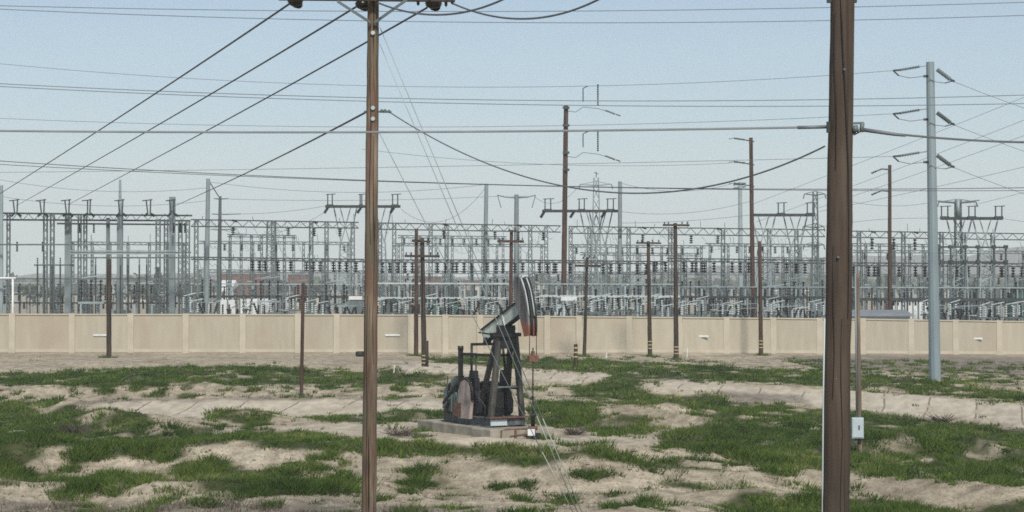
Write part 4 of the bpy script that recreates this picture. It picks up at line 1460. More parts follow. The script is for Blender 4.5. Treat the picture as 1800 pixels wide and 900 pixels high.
# dark rectangular bus frame in front of it
D = 170
g = at(1710, 520, D)
BF = thing('bus_cage', 'dark rectangular bus frame with square joints below the far right frame', 'bus frame', (g.x, g.y, 0))
bm = MB()
for y in (434, 460):
    bm.beam(at(1649, y, D), at(1771, y + 1, D), .14, .14)
bm.build('rail', M['steel_dark'], BF)
for px in (1650, 1671, 1697, 1719, 1747, 1768):
    MB().insul(at(px, 434, D), at(px, 460, D), .11, 8).build('post_insulator', M['steel_dark'], BF)
    for y in (434, 460):
        MB().box(at(px, y, D - .05), (.34, .3, .3)).build('joint', M['steel_dark'], BF)
    t = at(px, 461, D)
    MB().beam((t.x, t.y, 0), t, .16, .16).build('post', M['steel_mid'], BF)


# ------------------------------------------------------------------ low equipment behind the wall
def bus_support_proto(D, h, kind):
    root = thing('bus_support', '', 'bus support', (0, 0, 0))
    hh = h
    if kind == 0:
        MB().beam((0, 0, 0), (0, 0, hh * .62), .13, .13).build('post', M['galv'], root)
        MB().insul((0, 0, hh * .62), (0, 0, hh), .12, 6).build('post_insulator', M['porcelain_grey'], root)
        MB().box((0, 0, hh + .04), (.5, .1, .08)).build('cap', M['galv'], root)
    elif kind == 1:
        b_ = MB()
        for s in (-.8, .8):
            b_.beam((s, 0, 0), (s, 0, hh * .6), .14, .14)
        b_.beam((-1.0, 0, hh * .6 + .07), (1.0, 0, hh * .6 + .07), .18, .14)
        b_.build('frame', M['galv'], root)
        for s in (-.75, 0, .75):
            MB().insul((s, 0, hh * .6 + .14), (s, 0, hh), .11, 6).build('post_insulator', M['porcelain'], root)
        MB().bar((-.75, 0, hh + .05), (.9, 0, hh + .25), .05, 5).build('switch_blade', M['galv'], root)
    else:
        MB().box((0, 0, .9 + .55), (1.3, .8, 1.1)).build('tank', M['steel_mid'], root)
        b_ = MB()
        for s in (-.5, .5):
            b_.beam((s, -.3, 0), (s, -.3, .9), .1, .1)
            b_.beam((s, .3, 0), (s, .3, .9), .1, .1)
        b_.build('stand', M['galv'], root)
        for s in (-.45, 0, .45):
            MB().insul((s, 0, 2.0), (s * 1.7, 0, hh), .13, 7).build('bushing', M['porcelain_grey'], root)
    return root


def low_proto(kind):
    root = thing('surge_arrester', '', 'arrester', (0, 0, 0))
    if kind == 3:
        MB().beam((0, 0, 0), (0, 0, 1.5), .22, .22).build('post', M['galv'], root)
        MB().insul((0, 0, 1.5), (0, 0, 2.7), .15, 7).build('stack', M['porcelain_grey'], root)
        MB().tube([(.28 * math.cos(a * .785), .28 * math.sin(a * .785), 2.75) for a in range(9)], .03, 5).build('ring', M['pale_bar'], root)
        MB().bar((0, 0, 2.7), (.7, 0, 3.1), .03, 5).build('lead', M['wire'], root)
    elif kind == 4:
        MB().box((0, 0, 1.25), (.9, .7, 1.1)).build('tank', M['blue_grey'], root)
        MB().beam((0, 0, 0), (0, 0, .7), .5, .4).build('stand', M['steel_dark'], root)
        for x in (-.35, 0, .35):
            MB().insul((x, 0, 1.8), (x * 2.4, -.15, 2.9), .11, 6).build('bushing', M['porcelain'], root)
        MB().beam((-.9, -.1, 2.95), (.9, -.1, 3.0), .05, .05).build('jumper', M['galv'], root)
    else:
        f = MB()
        for x in (-.7, .7):
            f.beam((x, 0, 0), (x, 0, 2.2), .1, .1)
        f.beam((-.95, 0, 2.25), (.95, 0, 2.25), .12, .1)
        f.bar((-.7, 0, 1.0), (.7, 0, 2.2), .03, 4)
        f.bar((.7, 0, 1.0), (-.7, 0, 2.2), .03, 4)
        f.build('frame', M['steel_mid'], root)
        for x in (-.8, -.25, .3, .8):
            MB().insul((x, 0, 2.3), (x, 0, 3.1), .09, 5).build('post_insulator', M['porcelain' if x > 0 else 'pale_bar'], root)
        MB().bar((-.8, 0, 3.15), (.2, 0, 3.35), .035, 5).build('switch_blade', M['pale_bar'], root)
    return root


protos = [bus_support_proto(0, 4.0, 0), bus_support_proto(0, 4.3, 1), bus_support_proto(0, 4.2, 2)]
names = ['bus_support', 'disconnect_switch', 'circuit_breaker']
cats = ['bus support', 'switch', 'circuit breaker']
labs = ['slim grey post insulator standing among the yard equipment behind the wall', 'low three pole switch on a frame among the yard equipment behind the wall',
        'grey box circuit breaker with splayed bushings among the yard equipment behind the wall']
grps = ['slim post insulators in the substation yard', 'low switches in the substation yard', 'circuit breakers in the substation yard']
used = [False] * 3
rnd = random.Random(11)
px = -70.0
row = 0
while px < 1880:
    k = rnd.choice((0, 0, 0, 1, 1, 2)) if px > 640 else rnd.choice((0, 0, 1, 1, 2))
    D = rnd.uniform(158, 235)
    if not (1484 < px < 1500):
        o = protos[k] if not used[k] else copy_tree(protos[k])
        used[k] = True
        o.name = names[k]
        p = at(px, 520, D)
        o.location = (p.x, p.y, 0)
        o.rotation_euler = (0, 0, rnd.uniform(-.5, .5))
        sc = rnd.uniform(.8, 1.22)
        o.scale = (1, 1, sc)
        tag(o, labs[k], cats[k], grps[k])
    px += rnd.uniform(9, 16)


lows = [low_proto(3), low_proto(4), low_proto(5)]
lnames = ['surge_arrester', 'small_transformer', 'braced_switch']
lcats = ['arrester', 'transformer', 'switch']
llabs = ['grey ringed surge arrester poking over the tan wall among the low yard equipment', 'small pale boxy transformer with three bushings poking over the tan wall among low equipment',
         'low cross braced switch stand poking over the tan wall among the low yard equipment']
lgrps = ['ringed arresters close behind the wall', 'small transformers close behind the wall', 'cross braced switches close behind the wall']
used = [False] * 3
px = 340.0
while px < 1880:
    k = rnd.choice((0, 1, 2, 2))
    D = rnd.uniform(150, 157)
    if not (1484 < px < 1625):
        o = lows[k] if not used[k] else copy_tree(lows[k])
        used[k] = True
        o.name = lnames[k]
        p = at(px, 520, D)
        o.location = (p.x, p.y, float(gz_np(_tx(p.x), _tx(p.y))[0]))
        o.rotation_euler = (0, 0, rnd.uniform(-.6, .6))
        o.scale = (1, 1, rnd.uniform(.9, 1.15))
        tag(o, llabs[k], lcats[k], lgrps[k])
    px += rnd.uniform(11, 20) if 340 < px < 640 else rnd.uniform(9, 15)


def rack(label, px0, px1, ys, D, step, mat, postm, fx=0):
    """long low rack: rails on many posts, post insulators on the lower rail"""
    g = at((px0 + px1) / 2, 520, D)
    root = thing('bus_rack', label, 'bus rack', (g.x, g.y, 0))
    for k, (y, th) in enumerate(ys):
        MB().beam(at(px0, y, D), at(px1, y + (px1 - px0) * .003, D), th, th).build('rail', M[mat[k]], root)
    px = px0 + 2
    i = 0
    while px < px1:
        t = at(px, ys[0][0], D + .1)
        MB().beam((t.x, t.y, 0), t, .12, .12).build('post', M[postm[i % len(postm)]], root)
        a = at(px + step * .45, ys[-1][0], D)
        MB().insul(a, a + Vector((0, 0, -.55 if i % 3 else .6)), .12, 4).build('post_insulator', M['porcelain' if i % 2 else 'porcelain_grey'], root)
        px += step * rnd.uniform(.75, 1.3)
        i += 1
    return root


rack('low pale rack of rails and posts, left of the white panel row', -60, 330, ((497, .1), (517, .16), (532, .12)), 168, 17, ('galv', 'steel_mid', 'steel_dark'), ('steel_mid', 'galv', 'steel_dark'))
rack('low grey rack of rails just behind the white panel row', 335, 640, ((499, .1), (521, .22)), 186, 16, ('galv', 'steel_dark'), ('galv', 'steel_mid'))
rack('low pale rack of rails left of the pump jack head', 660, 900, ((498, .12), (523.5, .14)), 157, 12, ('pale_bar', 'pale_bar'), ('galv', 'steel_mid', 'steel_dark'))
rack('low pale rack of rails between the pump jack head and the banded pair', 950, 1195, ((499, .1), (520.5, .16)), 158, 10, ('galv', 'pale_bar'), ('galv', 'steel_mid', 'steel_mid'))
rack('low rack of rails left of the near right pole', 1198, 1450, ((504, .1), (522, .18)), 160, 9.5, ('galv', 'steel_dark'), ('galv', 'steel_mid', 'steel_dark'))
rack('low dark rack of rails right of the steel pole', 1484, 1870, ((505, .1), (526, .24)), 163, 10, ('galv', 'steel_dark'), ('steel_mid', 'steel_dark', 'galv'))

# transformers with radiators
def transformer(label, px, ytop, D, wpx, mat, nb=3):
    t = at(px, ytop, D)
    wd = wpx * D / F
    h = t.z
    root = thing('transformer', label, 'transformer', (t.x, D, 0))
    MB().box((t.x, D, h * .5), (wd * .6, 1.6, h * .9)).build('tank', M[mat], root)
    MB().tube([(t.x - wd * .3, D, h * 1.02), (t.x + wd * .3, D, h * 1.02)], .3, 12).build('conservator', M[mat], root)
    for s in (-1, 1):
        f = MB()
        for k in range(6):
            f.box((t.x + s * (wd * .33 + k * wd * .03), D - .1, h * .48), (wd * .015, 1.3, h * .7))
        f.build('radiator', M[mat], root)
    for k in range(nb):
        x = t.x + wd * .5 * ((k + .5) / nb - .5)
        MB().insul((x, D - .4, h * .95), (x + .1 * (k - 1), D - .7, h * .95 + 1.5), .14, 8).build('bushing', M['porcelain_grey'], root)
    return root


transformer('dark green transformer just right of the two close poles', 763, 529, 166, 32, 'green_paint')
transformer('dark green transformer second right of the two close poles', 797, 530, 167, 30, 'green_paint')
transformer('blue grey transformer just right of the pump jack head', 985, 532, 166, 40, 'blue_grey')
transformer('grey green transformer below the banded pair', 1165, 531, 168, 44, 'steel_mid')
transformer('dark green tank transformer at the far right edge', 1790, 512, 172, 44, 'green_paint')
transformer('dark transformer below the rectangular bus frame', 1700, 520, 190, 50, 'steel_dark')
transformer('pale transformer below the dead end frame by the near left pole', 690, 530, 170, 40, 'steel_mid')


def panel_row(label, px0, px1, y, D, n_, name='panel_cabinet'):
    root = thing(name, label, 'cabinet row', (at((px0 + px1) / 2, y, D).x, D, 0))
    h = at(px0, y, D).z
    for k in range(n_):
        xa = at(px0 + (px1 - px0) * k / n_, y, D).x
        xb = at(px0 + (px1 - px0) * (k + .8) / n_, y, D).x
        MB().box(((xa + xb) / 2, D, h / 2), (xb - xa, 1.0, h - .03 * (k % 2))).build('cabinet', M['white'], root)
    a, b_ = at(px0, y, D), at(px1, y, D)
    MB().box(((a.x + b_.x) / 2, D + .1, h * .35), (b_.x - a.x, .8, h * .65)).build('back_panel', M['steel_dark'], root)
    return root


panel_row('row of white upright cabinets behind the wall left of the thin leaning post', 424, 488, 525, 176, 6)
panel_row('row of white upright cabinets behind the wall left of the steel pole', 1567, 1632, 531, 190, 7)
panel_row('pair of white cabinets under the twin steel poles', 388, 418, 527, 178, 2)
# white pipe goal post at the far left
D = 150
gp = thing('pipe_goal', 'white pipe goal frame just over the wall at the far left', 'pipe frame', (at(0, 500, D).x, D, 0))
a, b_ = at(-25, 489, D), at(28, 489, D)
MB().bar(a, b_, .09, 8).build('crossbar', M['white'], gp)
for px in (-22, 22.5):
    t = at(px, 490, D)
    MB().bar((t.x, t.y, 0), t, .08, 8).build('post', M['white'], gp)
q = at(1000, 525, 156)
ys = thing('yard_sign', 'small blank white board on the yard rack right of the pump jack head', 'sign', (q.x, q.y, 0))
MB().box(q, (1.25, .06, .32)).build('board', M['white'], ys)
for dx in (-.45, .45):
    MB().beam((q.x + dx, q.y + .08, 0), (q.x + dx, q.y + .08, q.z + .1), .07, .07).build('post', M['galv'], ys)
q = at(627, 521, 172)
yb = thing('white_cabinet', 'white topped cabinet behind the wall beside the near left pole', 'cabinet', (q.x, q.y, 0))
MB().box((q.x, q.y, q.z / 2 - .15), (1.15, .9, q.z - .3)).build('body', M['steel_mid'], yb)
MB().box((q.x, q.y, q.z - .13), (1.3, 1.05, .3)).build('top', M['white'], yb)


# ------------------------------------------------------------------ pump jack (local x points to the horse head)
PB = ground_at(890, 765.5)
PJ = thing('pump_jack', 'weathered pump jack with raised horse head on a concrete base', 'pump jack', (PB.x, PB.y, PB.z), rz=math.radians(-60))
X_, Y_, Z_ = Vector((1, 0, 0)), Vector((0, 1, 0)), Vector((0, 0, 1))
k_ = PB.y / F


def pl(mb, name, mat, parent=None):
    return mb.build(name, M[mat] if isinstance(mat, str) else mat, parent or PJ, local=True)


# skid
sk = MB()
for s in (-.62, .62):
    sk.beam((.12, s, .46), (-3.2, s, .46), .06, .26)
    sk.beam((.12, s, .60), (-3.2, s, .60), .22, .03)
    sk.beam((.12, s, .32), (-3.2, s, .32), .22, .03)
for x in (.1, -1.0, -2.0, -3.15):
    sk.beam((x, -.62, .46), (x, .62, .46), .08, .24)
pl(sk, 'skid', 'pump_grey')
pl(MB().box((.12, 0, .615), (.3, 1.5, .04)), 'skid_plate', 'rust')
# samson post: four legs and a cap
PZ = 3.42
for s in (-1, 1):
    pl(MB().beam((.02, s * .60, .62), (.06, s * .30, PZ - .12), .17, .16, X_), 'leg', 'pump_leg')
    pl(MB().beam((-.95, s * .56, .62), (-.16, s * .26, PZ - .12), .14, .15, X_), 'leg', 'pump_dark')
pl(MB().beam((.05, -.53, 1.62), (.05, .53, 1.62), .05, .05), 'brace', 'pump_grey')
for s in (-1, 1):
    pl(MB().beam((.02, s * .52, 1.55), (-.66, s * .47, 1.55), .05, .07), 'brace', 'pump_dark')
cap = MB()
cap.box((-.05, 0, PZ - .06), (.62, .86, .12))
cap.box((-.03, 0, PZ - .32), (.34, .62, .40))
cap.beam((-.03, -.3, PZ + .12), (-.03, .3, PZ + .12), .22, .26)
cap.tube([(-.03, -.32, PZ + .14), (-.03, .32, PZ + .14)], .10, 12)
pl(cap, 'saddle_bearing', 'pump_dark')
# walking beam
AL = math.radians(22)
pv = Vector((0, 0, PZ + .46))
bd = Vector((math.cos(AL), 0, math.sin(AL)))
bu = Vector((-math.sin(AL), 0, math.cos(AL)))
tail, head = pv - bd * 1.65, pv + bd * 1.15
wb = MB()
wb.beam(tail, head, .08, .43, bu)
for q in (.55,):
    c = tail.lerp(head, q)
    for s in (-1, 1):
        wb.beam(c - bu * .22 + Y_ * s * .06, c + bu * .22 + Y_ * s * .06, .04, .03, Y_)
beam_o = pl(wb, 'walking_beam', 'pump_beam')
fl = MB()
fl.beam(tail + bu * .24, head + bu * .24, .17, .05, bu)
fl.beam(tail - bu * .24, head - bu * .24, .20, .05, bu)
pl(fl, 'flange', 'black', beam_o)
# horse head
face = [(1.20, 5.24), (1.34, 5.05), (1.46, 4.82), (1.57, 4.55), (1.65, 4.28), (1.71, 4.0), (1.735, 3.7), (1.72, 3.36)]
back = [(1.46, 3.33), (1.33, 3.62), (1.12, 4.05), (.95, 4.3), (.80, 4.72), (.76, 5.10), (.86, 5.24), (1.02, 5.30)]
hm, hn, hb_ = nodes('horse_head_paint')
tc = hn.nodes.new('ShaderNodeTexCoord')
c1, f1 = ramp_noise(hn, tc.outputs['Object'], (1, 1, 0.25), 5.0, (0.05, 0.045, 0.045), (0.20, 0.185, 0.18), .35, .65)
c2, f2 = ramp_noise(hn, tc.outputs['Object'], (1.4, 1, 0.22), 2.6, (0, 0, 0), (1, 1, 1), .56, .72)
c1 = mix(hn, c2, c1, (0.36, 0.35, 0.34))
sx_ = hn.nodes.new('ShaderNodeSeparateXYZ')
hn.links.new(tc.outputs['Object'], sx_.inputs[0])
mr = hn.nodes.new('ShaderNodeMapRange')       # the tip was once painted red
mr.inputs[1].default_value = 3.86
mr.inputs[2].default_value = 3.70
mz_ = hn.nodes.new('ShaderNodeMath')
mz_.operation = 'MULTIPLY_ADD'
mz_.inputs[1].default_value = 0.5
hn.links.new(f1, mz_.inputs[0])
hn.links.new(sx_.outputs[2], mz_.inputs[2])
my_ = hn.nodes.new('ShaderNodeMath')
my_.operation = 'SUBTRACT'
my_.inputs[1].default_value = 0.25
hn.links.new(mz_.outputs[0], my_.inputs[0])
hn.links.new(my_.outputs[0], mr.inputs[0])
c1 = mix(hn, mr.outputs[0], c1, (0.27, 0.085, 0.05))
hn.links.new(c1, hb_.inputs['Base Color'])
hb_.inputs['Roughness'].default_value = .65
hh = pl(MB().prism(face + back, X_, Z_, (0, -.155, 0), Y_, .04).prism(face + back, X_, Z_, (0, .155, 0), Y_, .04).prism([(p[0] - .06, p[1]) for p in face] + [(p[0] + .04, p[1]) for p in back[2:7]], X_, Z_, (0, 0, 0), Y_, .26), 'horse_head', hm)
tr = MB()
for s in (-.135, .07):
    tr.tube([(p[0] + .012, s, p[1]) for p in face[:-2]], .024, 6)
pl(tr, 'cable_track', 'pale_bar', hh)
tr = MB()
tr.tube([(p[0] + .0, -.03, p[1]) for p in face], .05, 6)
tr.tube([(p[0] + .0, .13, p[1]) for p in face], .045, 6)
pl(tr, 'wire_line', 'black', hh)
ft = face[-1]
bz = 2.62
for s in (-.13, .13):
    pl(MB().tube([(ft[0] + .03, s, ft[1] + .3), (ft[0] + .03, s, ft[1]), (ft[0] + .02, s, bz + .1)], .016, 6), 'bridle_cable', 'rust')
pl(MB().box((ft[0] + .02, 0, bz), (.14, .36, .2)).box((ft[0] + .02, 0, bz + .16), (.09, .09, .16)), 'carrier_bar', 'rust')
pl(MB().bar((ft[0] + .02, 0, bz + .35), (ft[0] + .02, 0, .75), .022, 8), 'polished_rod', 'pump_dark')
# equalizer, pitman arms, cranks
eq = tail + bd * .12 - bu * .32
pl(MB().beam(eq - Y_ * .62, eq + Y_ * .62, .09, .09).box(eq + Vector((0, 0, .12)), (.2, .2, .22)), 'equalizer', 'pump_dark')
CZ, CX = 1.35, -1.15
pin = Vector((CX - .05, 0, CZ + .62))
for s in (-1, 1):
    pl(MB().bar(eq + Y_ * s * .6, Vector((pin.x, s * .66, pin.z)), .042, 8), 'pitman_arm', 'pump_dark')
prof = [(-.16, .78), (.16, .78), (.24, .1), (.42, -.25), (.40, -.62), (.2, -.74), (-.2, -.74), (-.40, -.62), (-.42, -.25), (-.24, .1)]
pl(MB().prism(prof, X_, Z_, (CX, .60, CZ), Y_, .2), 'crank_weight', 'navy')
pl(MB().prism(prof, X_, Z_, (CX, -.60, CZ), Y_, .16), 'crank_weight', 'navy')
pl(MB().tube([(CX, -.7, CZ), (CX, .7, CZ)], .13, 14), 'crank_shaft', 'pump_dark')
# gearbox with round faded guard
gb = MB().box((CX - .05, 0, 1.0), (1.0, .62, .75))
gb.tube([(CX - .1, -.32, 1.35), (CX - .1, .32, 1.35)], .42, 18)
pl(gb, 'gearbox', 'pump_dark')
gp_ = [(-.42 + .0, -.72), (.34, -.72), (.44, -.1), (.40, .28), (.24, .50), (.0, .58), (-.26, .50), (-.42, .2)]
pl(MB().prism(gp_, X_, Z_, (CX - .20, -.80, 1.24), Y_, .12), 'belt_guard', 'pump_pink')
rim = [(CX - .20 + p[0] * 1.04, -.80, 1.24 + p[1] * 1.04 + .02) for p in gp_[2:]]
pl(MB().tube(rim, .06, 8), 'guard_rim', 'black')
pl(MB().prism([(-.42, -.40), (.38, -.50), (.42, .05), (.05, .25), (-.30, .12)], X_, Z_, (CX - .95, -.78, 1.12), Y_, .1), 'guard_sheet', 'pump_teal')
pl(MB().prism([(-.75, -.55), (.1, .0), (.72, .62), (.2, .60), (-.6, .12)], X_, Z_, (CX - 1.25, -.70, 1.32), Y_, .08), 'guard_sheet', 'pump_teal')
pl(MB().beam((CX - 1.75, -.84, .95), (CX - .7, -.84, 1.7), .05, .09), 'guard_strut', 'black')
sp = MB()
for k in range(5):
    a = 0.5 + k * .45
    sp.beam((CX - .35, -.45, 1.55), (CX - .35 + .5 * math.cos(a), -.45, 1.55 + .45 * math.sin(a)), .05, .14, Y_)
pl(sp, 'fan_blade', 'pump_teal')
# motor at the tail end
mo = MB().box((-2.75, -.1, 1.2), (.62, .9, .55))
mo.tube([(-3.1, -.1, 1.28), (-2.35, -.1, 1.28)], .32, 16)
mo.box((-2.7, -.5, .95), (.75, .2, .12))
pl(mo, 'motor', 'pump_grey')
mb_ = MB()
for x in (-3.05, -2.7, -2.3):
    mb_.tube([(x, -.62, .75), (x, -.50, .75)], .2, 12)
mb_.box((-2.65, 0, .72), (1.05, .9, .2))
pl(mb_, 'motor_mount', 'pump_dark')
pl(MB().box((-1.85, -.72, .8), (.55, .3, .45)), 'brake_box', 'rust')
pl(MB().bar((-2.5, -.88, .65), (-2.5, -.88, 1.9), .025, 6), 'stay_rod', 'pump_dark')
for k in range(5):
    pl(MB().beam((CX - 1.45 + k * .2, -.835, .72), (CX - 1.42 + k * .2, -.835, 1.08 + k * .05), .02, .035), 'sheet_rib', 'pump_dark')
pl(MB().tube([(-2.7, -.75, 1.4), (-2.5, -.8, 1.65), (-2.3, -.8, 1.5), (-2.2, -.78, 1.0)], .03, 7), 'hose', 'black')
pl(MB().tube([(-2.8, -.35, 1.5), (-2.75, -.3, 1.72), (-2.6, -.3, 1.75)], .06, 8), 'exhaust_pipe', 'rust')
pl(MB().box((-2.92, -.57, 1.25), (.24, .05, .26)), 'cover_plate', 'pump_beam')
pl(MB().box((-2.6, -.57, 1.1), (.22, .05, .18)), 'cover_plate', 'pump_dark')
for s in (-.38, .30):
    pl(MB().box((.165, s, .455), (.02, .62 if s < 0 else .56, .2)), 'end_plate', 'blue_grey' if s < 0 else 'pump_grey')
pl(MB().tube([(-.15, -.72, .5), (-.15, -.74, 1.0), (-.5, -.74, 1.25), (-.6, -.7, 1.9)], .025, 6), 'grease_line', 'pump_dark')
for k in range(4):
    pl(MB().beam((.16, -.60 + k * .4, .62), (.16, -.60 + k * .4, .68), .05, .05), 'bolt', 'rust')
# hand rail frame
rl = MB()
rl.beam((-1.75, -.78, .62), (-1.75, -.78, 2.82), .13, .13, X_)
rl.tube([(-1.75, -.78, 2.82), (-1.75, -.78, 2.95)], .10, 10)
rl.beam((-1.75, -.78, 2.68), (-.35, -.36, 2.66), .09, .09)
rl.beam((-.35, -.36, 2.66), (-.45, .40, 2.66), .07, .07)
rl.bar((-1.05, -.57, 2.66), (-1.0, -.6, 1.0), .03, 6)
pl(rl, 'guard_frame', 'pump_dark')
pl(MB().beam((-.2, -.42, 3.36), (-.9, -.55, 3.42), .04, .05), 'bracket', 'pump_dark')

# concrete base of the pump jack (ridgeless, chipped top edge)
def conc(name, label, pts_local, z0, z1):
    root = thing(name, label, 'concrete base', (PB.x, PB.y, PB.z), rz=math.radians(-60))
    b_ = MB()
    ins = [(p[0] * .985, p[1] * .975) for p in pts_local]
    N = len(pts_local)
    vs = [Vector((p[0], p[1], z0)) for p in pts_local] + [Vector((p[0], p[1], z1 - .04)) for p in pts_local] + [Vector((p[0], p[1], z1)) for p in ins]
    fs = []
    for r_ in range(2):
        fs += [(r_ * N + i, r_ * N + (i + 1) % N, (r_ + 1) * N + (i + 1) % N, (r_ + 1) * N + i) for i in range(N)]
    fs.append(tuple(range(2 * N, 3 * N)))
    b_._add(vs, fs)
    b_.build('slab', M['concrete'], root, local=True)
    return root


conc('concrete_foundation', 'long low concrete foundation strip under the pump jack motor', [(-4.5, -1.0), (-.32, -.97), (-.32, .95), (-4.5, .95)], -.5, .30)
conc('concrete_block', 'chipped concrete block under the front of the pump jack', [(-.30, -1.15), (.9, -1.12), (.92, 1.3), (-.30, 1.25)], -.5, .295)
# wellhead
WH = thing('wellhead', 'rusty wellhead with pipes and stuffing box below the horse head', 'wellhead', PJ.matrix_basis @ Vector((ft[0] + .02, 0, 0)), rz=math.radians(-60))
WH.location = Vector((PB.x, PB.y, PB.z)) + Matrix.Rotation(math.radians(-60), 3, 'Z') @ Vector((ft[0] + .02, 0, 0))
MB().tube([(0, 0, -.3), (0, 0, .3), (0, 0, .3), (0, 0, .42)], [.09, .09, .16, .16], 12).build('casing', M['rust'], WH, local=True)
MB().tube([(0, 0, .42), (0, 0, .72), (0, 0, .75), (0, 0, .85)], [.07, .07, .11, .06], 12).build('stuffing_box', M['black'], WH, local=True)
MB().tube([(0, -.05, .34), (-.15, -.9, .34), (-.15, -1.1, .30), (-.15, -1.1, -.2)], .03, 8).tube([(0, 0, .2), (-.1, -.8, .1)], .035, 8).bar((-.1, -.6, .34), (-.1, -.6, -.2), .04, 8).build('pipe', M['rust'], WH, local=True)
MB().box((.1, .05, .05), (.22, .26, .3)).build('valve', M['black'], WH, local=True)
c = at(934, 760, PB.y - 2.3)
o = MB().box(c, (12.5 * c.y / F, .03, 11.5 * c.y / F)).build('warning_sign', M['white'])
ws = tag(o, 'small blank white sign plate at the wellhead below the horse head', 'sign')

feet = [ground_at(px, py) for px, py in ((192, 629), (530, 699), (731.5, 626), (746, 650), (1027, 627), (1012, 646), (1142.5, 627), (1188.5, 632), (1337.5, 625), (1511, 800), (1643, 672), (1060, 765), (745, 758), (960, 772), (850, 757))]
rng = np.random.default_rng(19)
V, T = [], []
for f in feet:
    for k in range(26):
        a, r_ = rng.random() * 6.28, .12 + rng.random() ** 1.5 * .55
        x, y = f.x + math.cos(a) * r_, f.y + math.sin(a) * r_
        z = gz(x, y) - .02
        t = rng.random()
        for q in range(6):
            bx, by, h = x + rng.normal(0, .06), y + rng.normal(0, .06), rng.uniform(.06, .26)
            V += [(bx - .018, by, z), (bx + .018, by + .01, z), (bx + rng.normal(0, .08), by + rng.normal(0, .08), z + h)]
            T += [t * .7, t * .7, min(1, t * .7 + .15)]
fw = bpy.data.objects.new('weeds', np_mesh('weeds', np.array(V), np.arange(len(V)).reshape(-1, 3), 3, {'tint': np.array(T)}, False))
fw.data.materials.append(M['grass'])
COL.objects.link(fw)
tag(fw, 'rank weeds growing around the feet of poles and the concrete base', 'weeds', None, 'stuff')

# ------------------------------------------------------------------ small things in the field
for px, py, hpx, lab in ((692, 655, 14, 'short white stake in the grass right of the near left pole'), (1065, 629, 9, 'short white stake near the wall right of the banded stub'),
                         (1207, 628, 16, 'thin white stake near the wall right of the banded pair')):
    g = ground_at(px, py)
    h = hpx * g.y / F
    o = MB().beam(g - Vector((0, 0, .2)), g + Vector((.05, 0, h)), .05, .05).build('marker_stake', M['white'])
    tag(o, lab, 'stake')
g = ground_at(633, 627)
o = MB().tube([g + Vector((-.2, 0, .16)), g + Vector((.25, .3, .16))], [.18, .18], 14).build('pipe_end', M['black'])
tag(o, 'short black pipe end lying at the foot of the wall beside the near left pole', 'pipe')
rngs = random.Random(4)
for px, py, s, lab in ((700, 766, .5, 'low grey dry shrub on the pale pad left of the pump jack'), (1008, 764, .45, 'low grey dry shrub on the pad right of the pump jack'),
                       (132, 762, .7, 'grey dry shrub on the left green mound'), (1655, 742, .6, 'dark dry shrub at the foot of the right lined bank')):
    g = ground_at(px, py)
    b_ = MB()
    for k in range(90):
        a, e_ = rngs.random() * 6.28, rngs.random()
        d = Vector((math.cos(a) * (1 - e_ * .5), math.sin(a) * (1 - e_ * .5), .25 + e_ * .5)) * s * rngs.uniform(.5, 1)
        d.x *= 1.5
        b_.bar(g + Vector((rngs.uniform(-.15, .15), rngs.uniform(-.15, .15), -.03)), g + d, .012, 3, .005, caps=False)
    o = b_.build('dry_shrub', M['bark'])
    tag(o, lab, 'shrub')

# ------------------------------------------------------------------ guys of the near left pole
for (x0, y0), (x1, y1), dA, lab, ys in (((668, 48), (1032, 889), 40.0, 'upper guy wire of the near left pole with pale guard', 694),
                                      ((668, 78), (1024, 888), 40.1, 'middle guy wire of the near left pole with pale guard', 690),
                                      ((664, 228), (1020, 886), 39.9, 'lowest guy wire of the near left pole crossing the pump jack', 752)):
    a, b_ = at(x0, y0, DL), at(x1, y1, dA)
    b_.z = gz(b_.x, b_.y) - .05
    root = thing('guy_wire', lab, 'guy wire', b_)
    MB().bar(a, b_, .0085, 6).build('strand', M['galv'], root)
    q = (ys - y0) / (y1 - y0)
    gs = a.lerp(b_, q)
    MB().bar(gs, b_, .0095, 8).build('guard', M['guard'], root)


# ------------------------------------------------------------------ overhead wires
def quad_fit(pts):
    (x0, y0), (x1, y1), (x2, y2) = pts
    A = np.array([[x * x, x, 1] for x, _ in pts], float)
    return np.linalg.solve(A, np.array([y for _, y in pts], float))


def wire(label, pts, D0, D1, r, x_from, x_to, mat='wire', name='overhead_wire', group=None, n=60):
    """a sagging span through three sighted points; D0, D1 distances of its two ends"""
    c = quad_fit(pts)
    P = []
    for i in range(n + 1):
        t = i / n
        px = x_from + (x_to - x_from) * t
        D = 1 / (1 / D0 + (1 / D1 - 1 / D0) * t)
        P.append(at(px, c[0] * px * px + c[1] * px + c[2], D))
    o = MB().tube(P, r, 5, True, True).build(name, M[mat])
    return tag(o, label, 'wire', group)


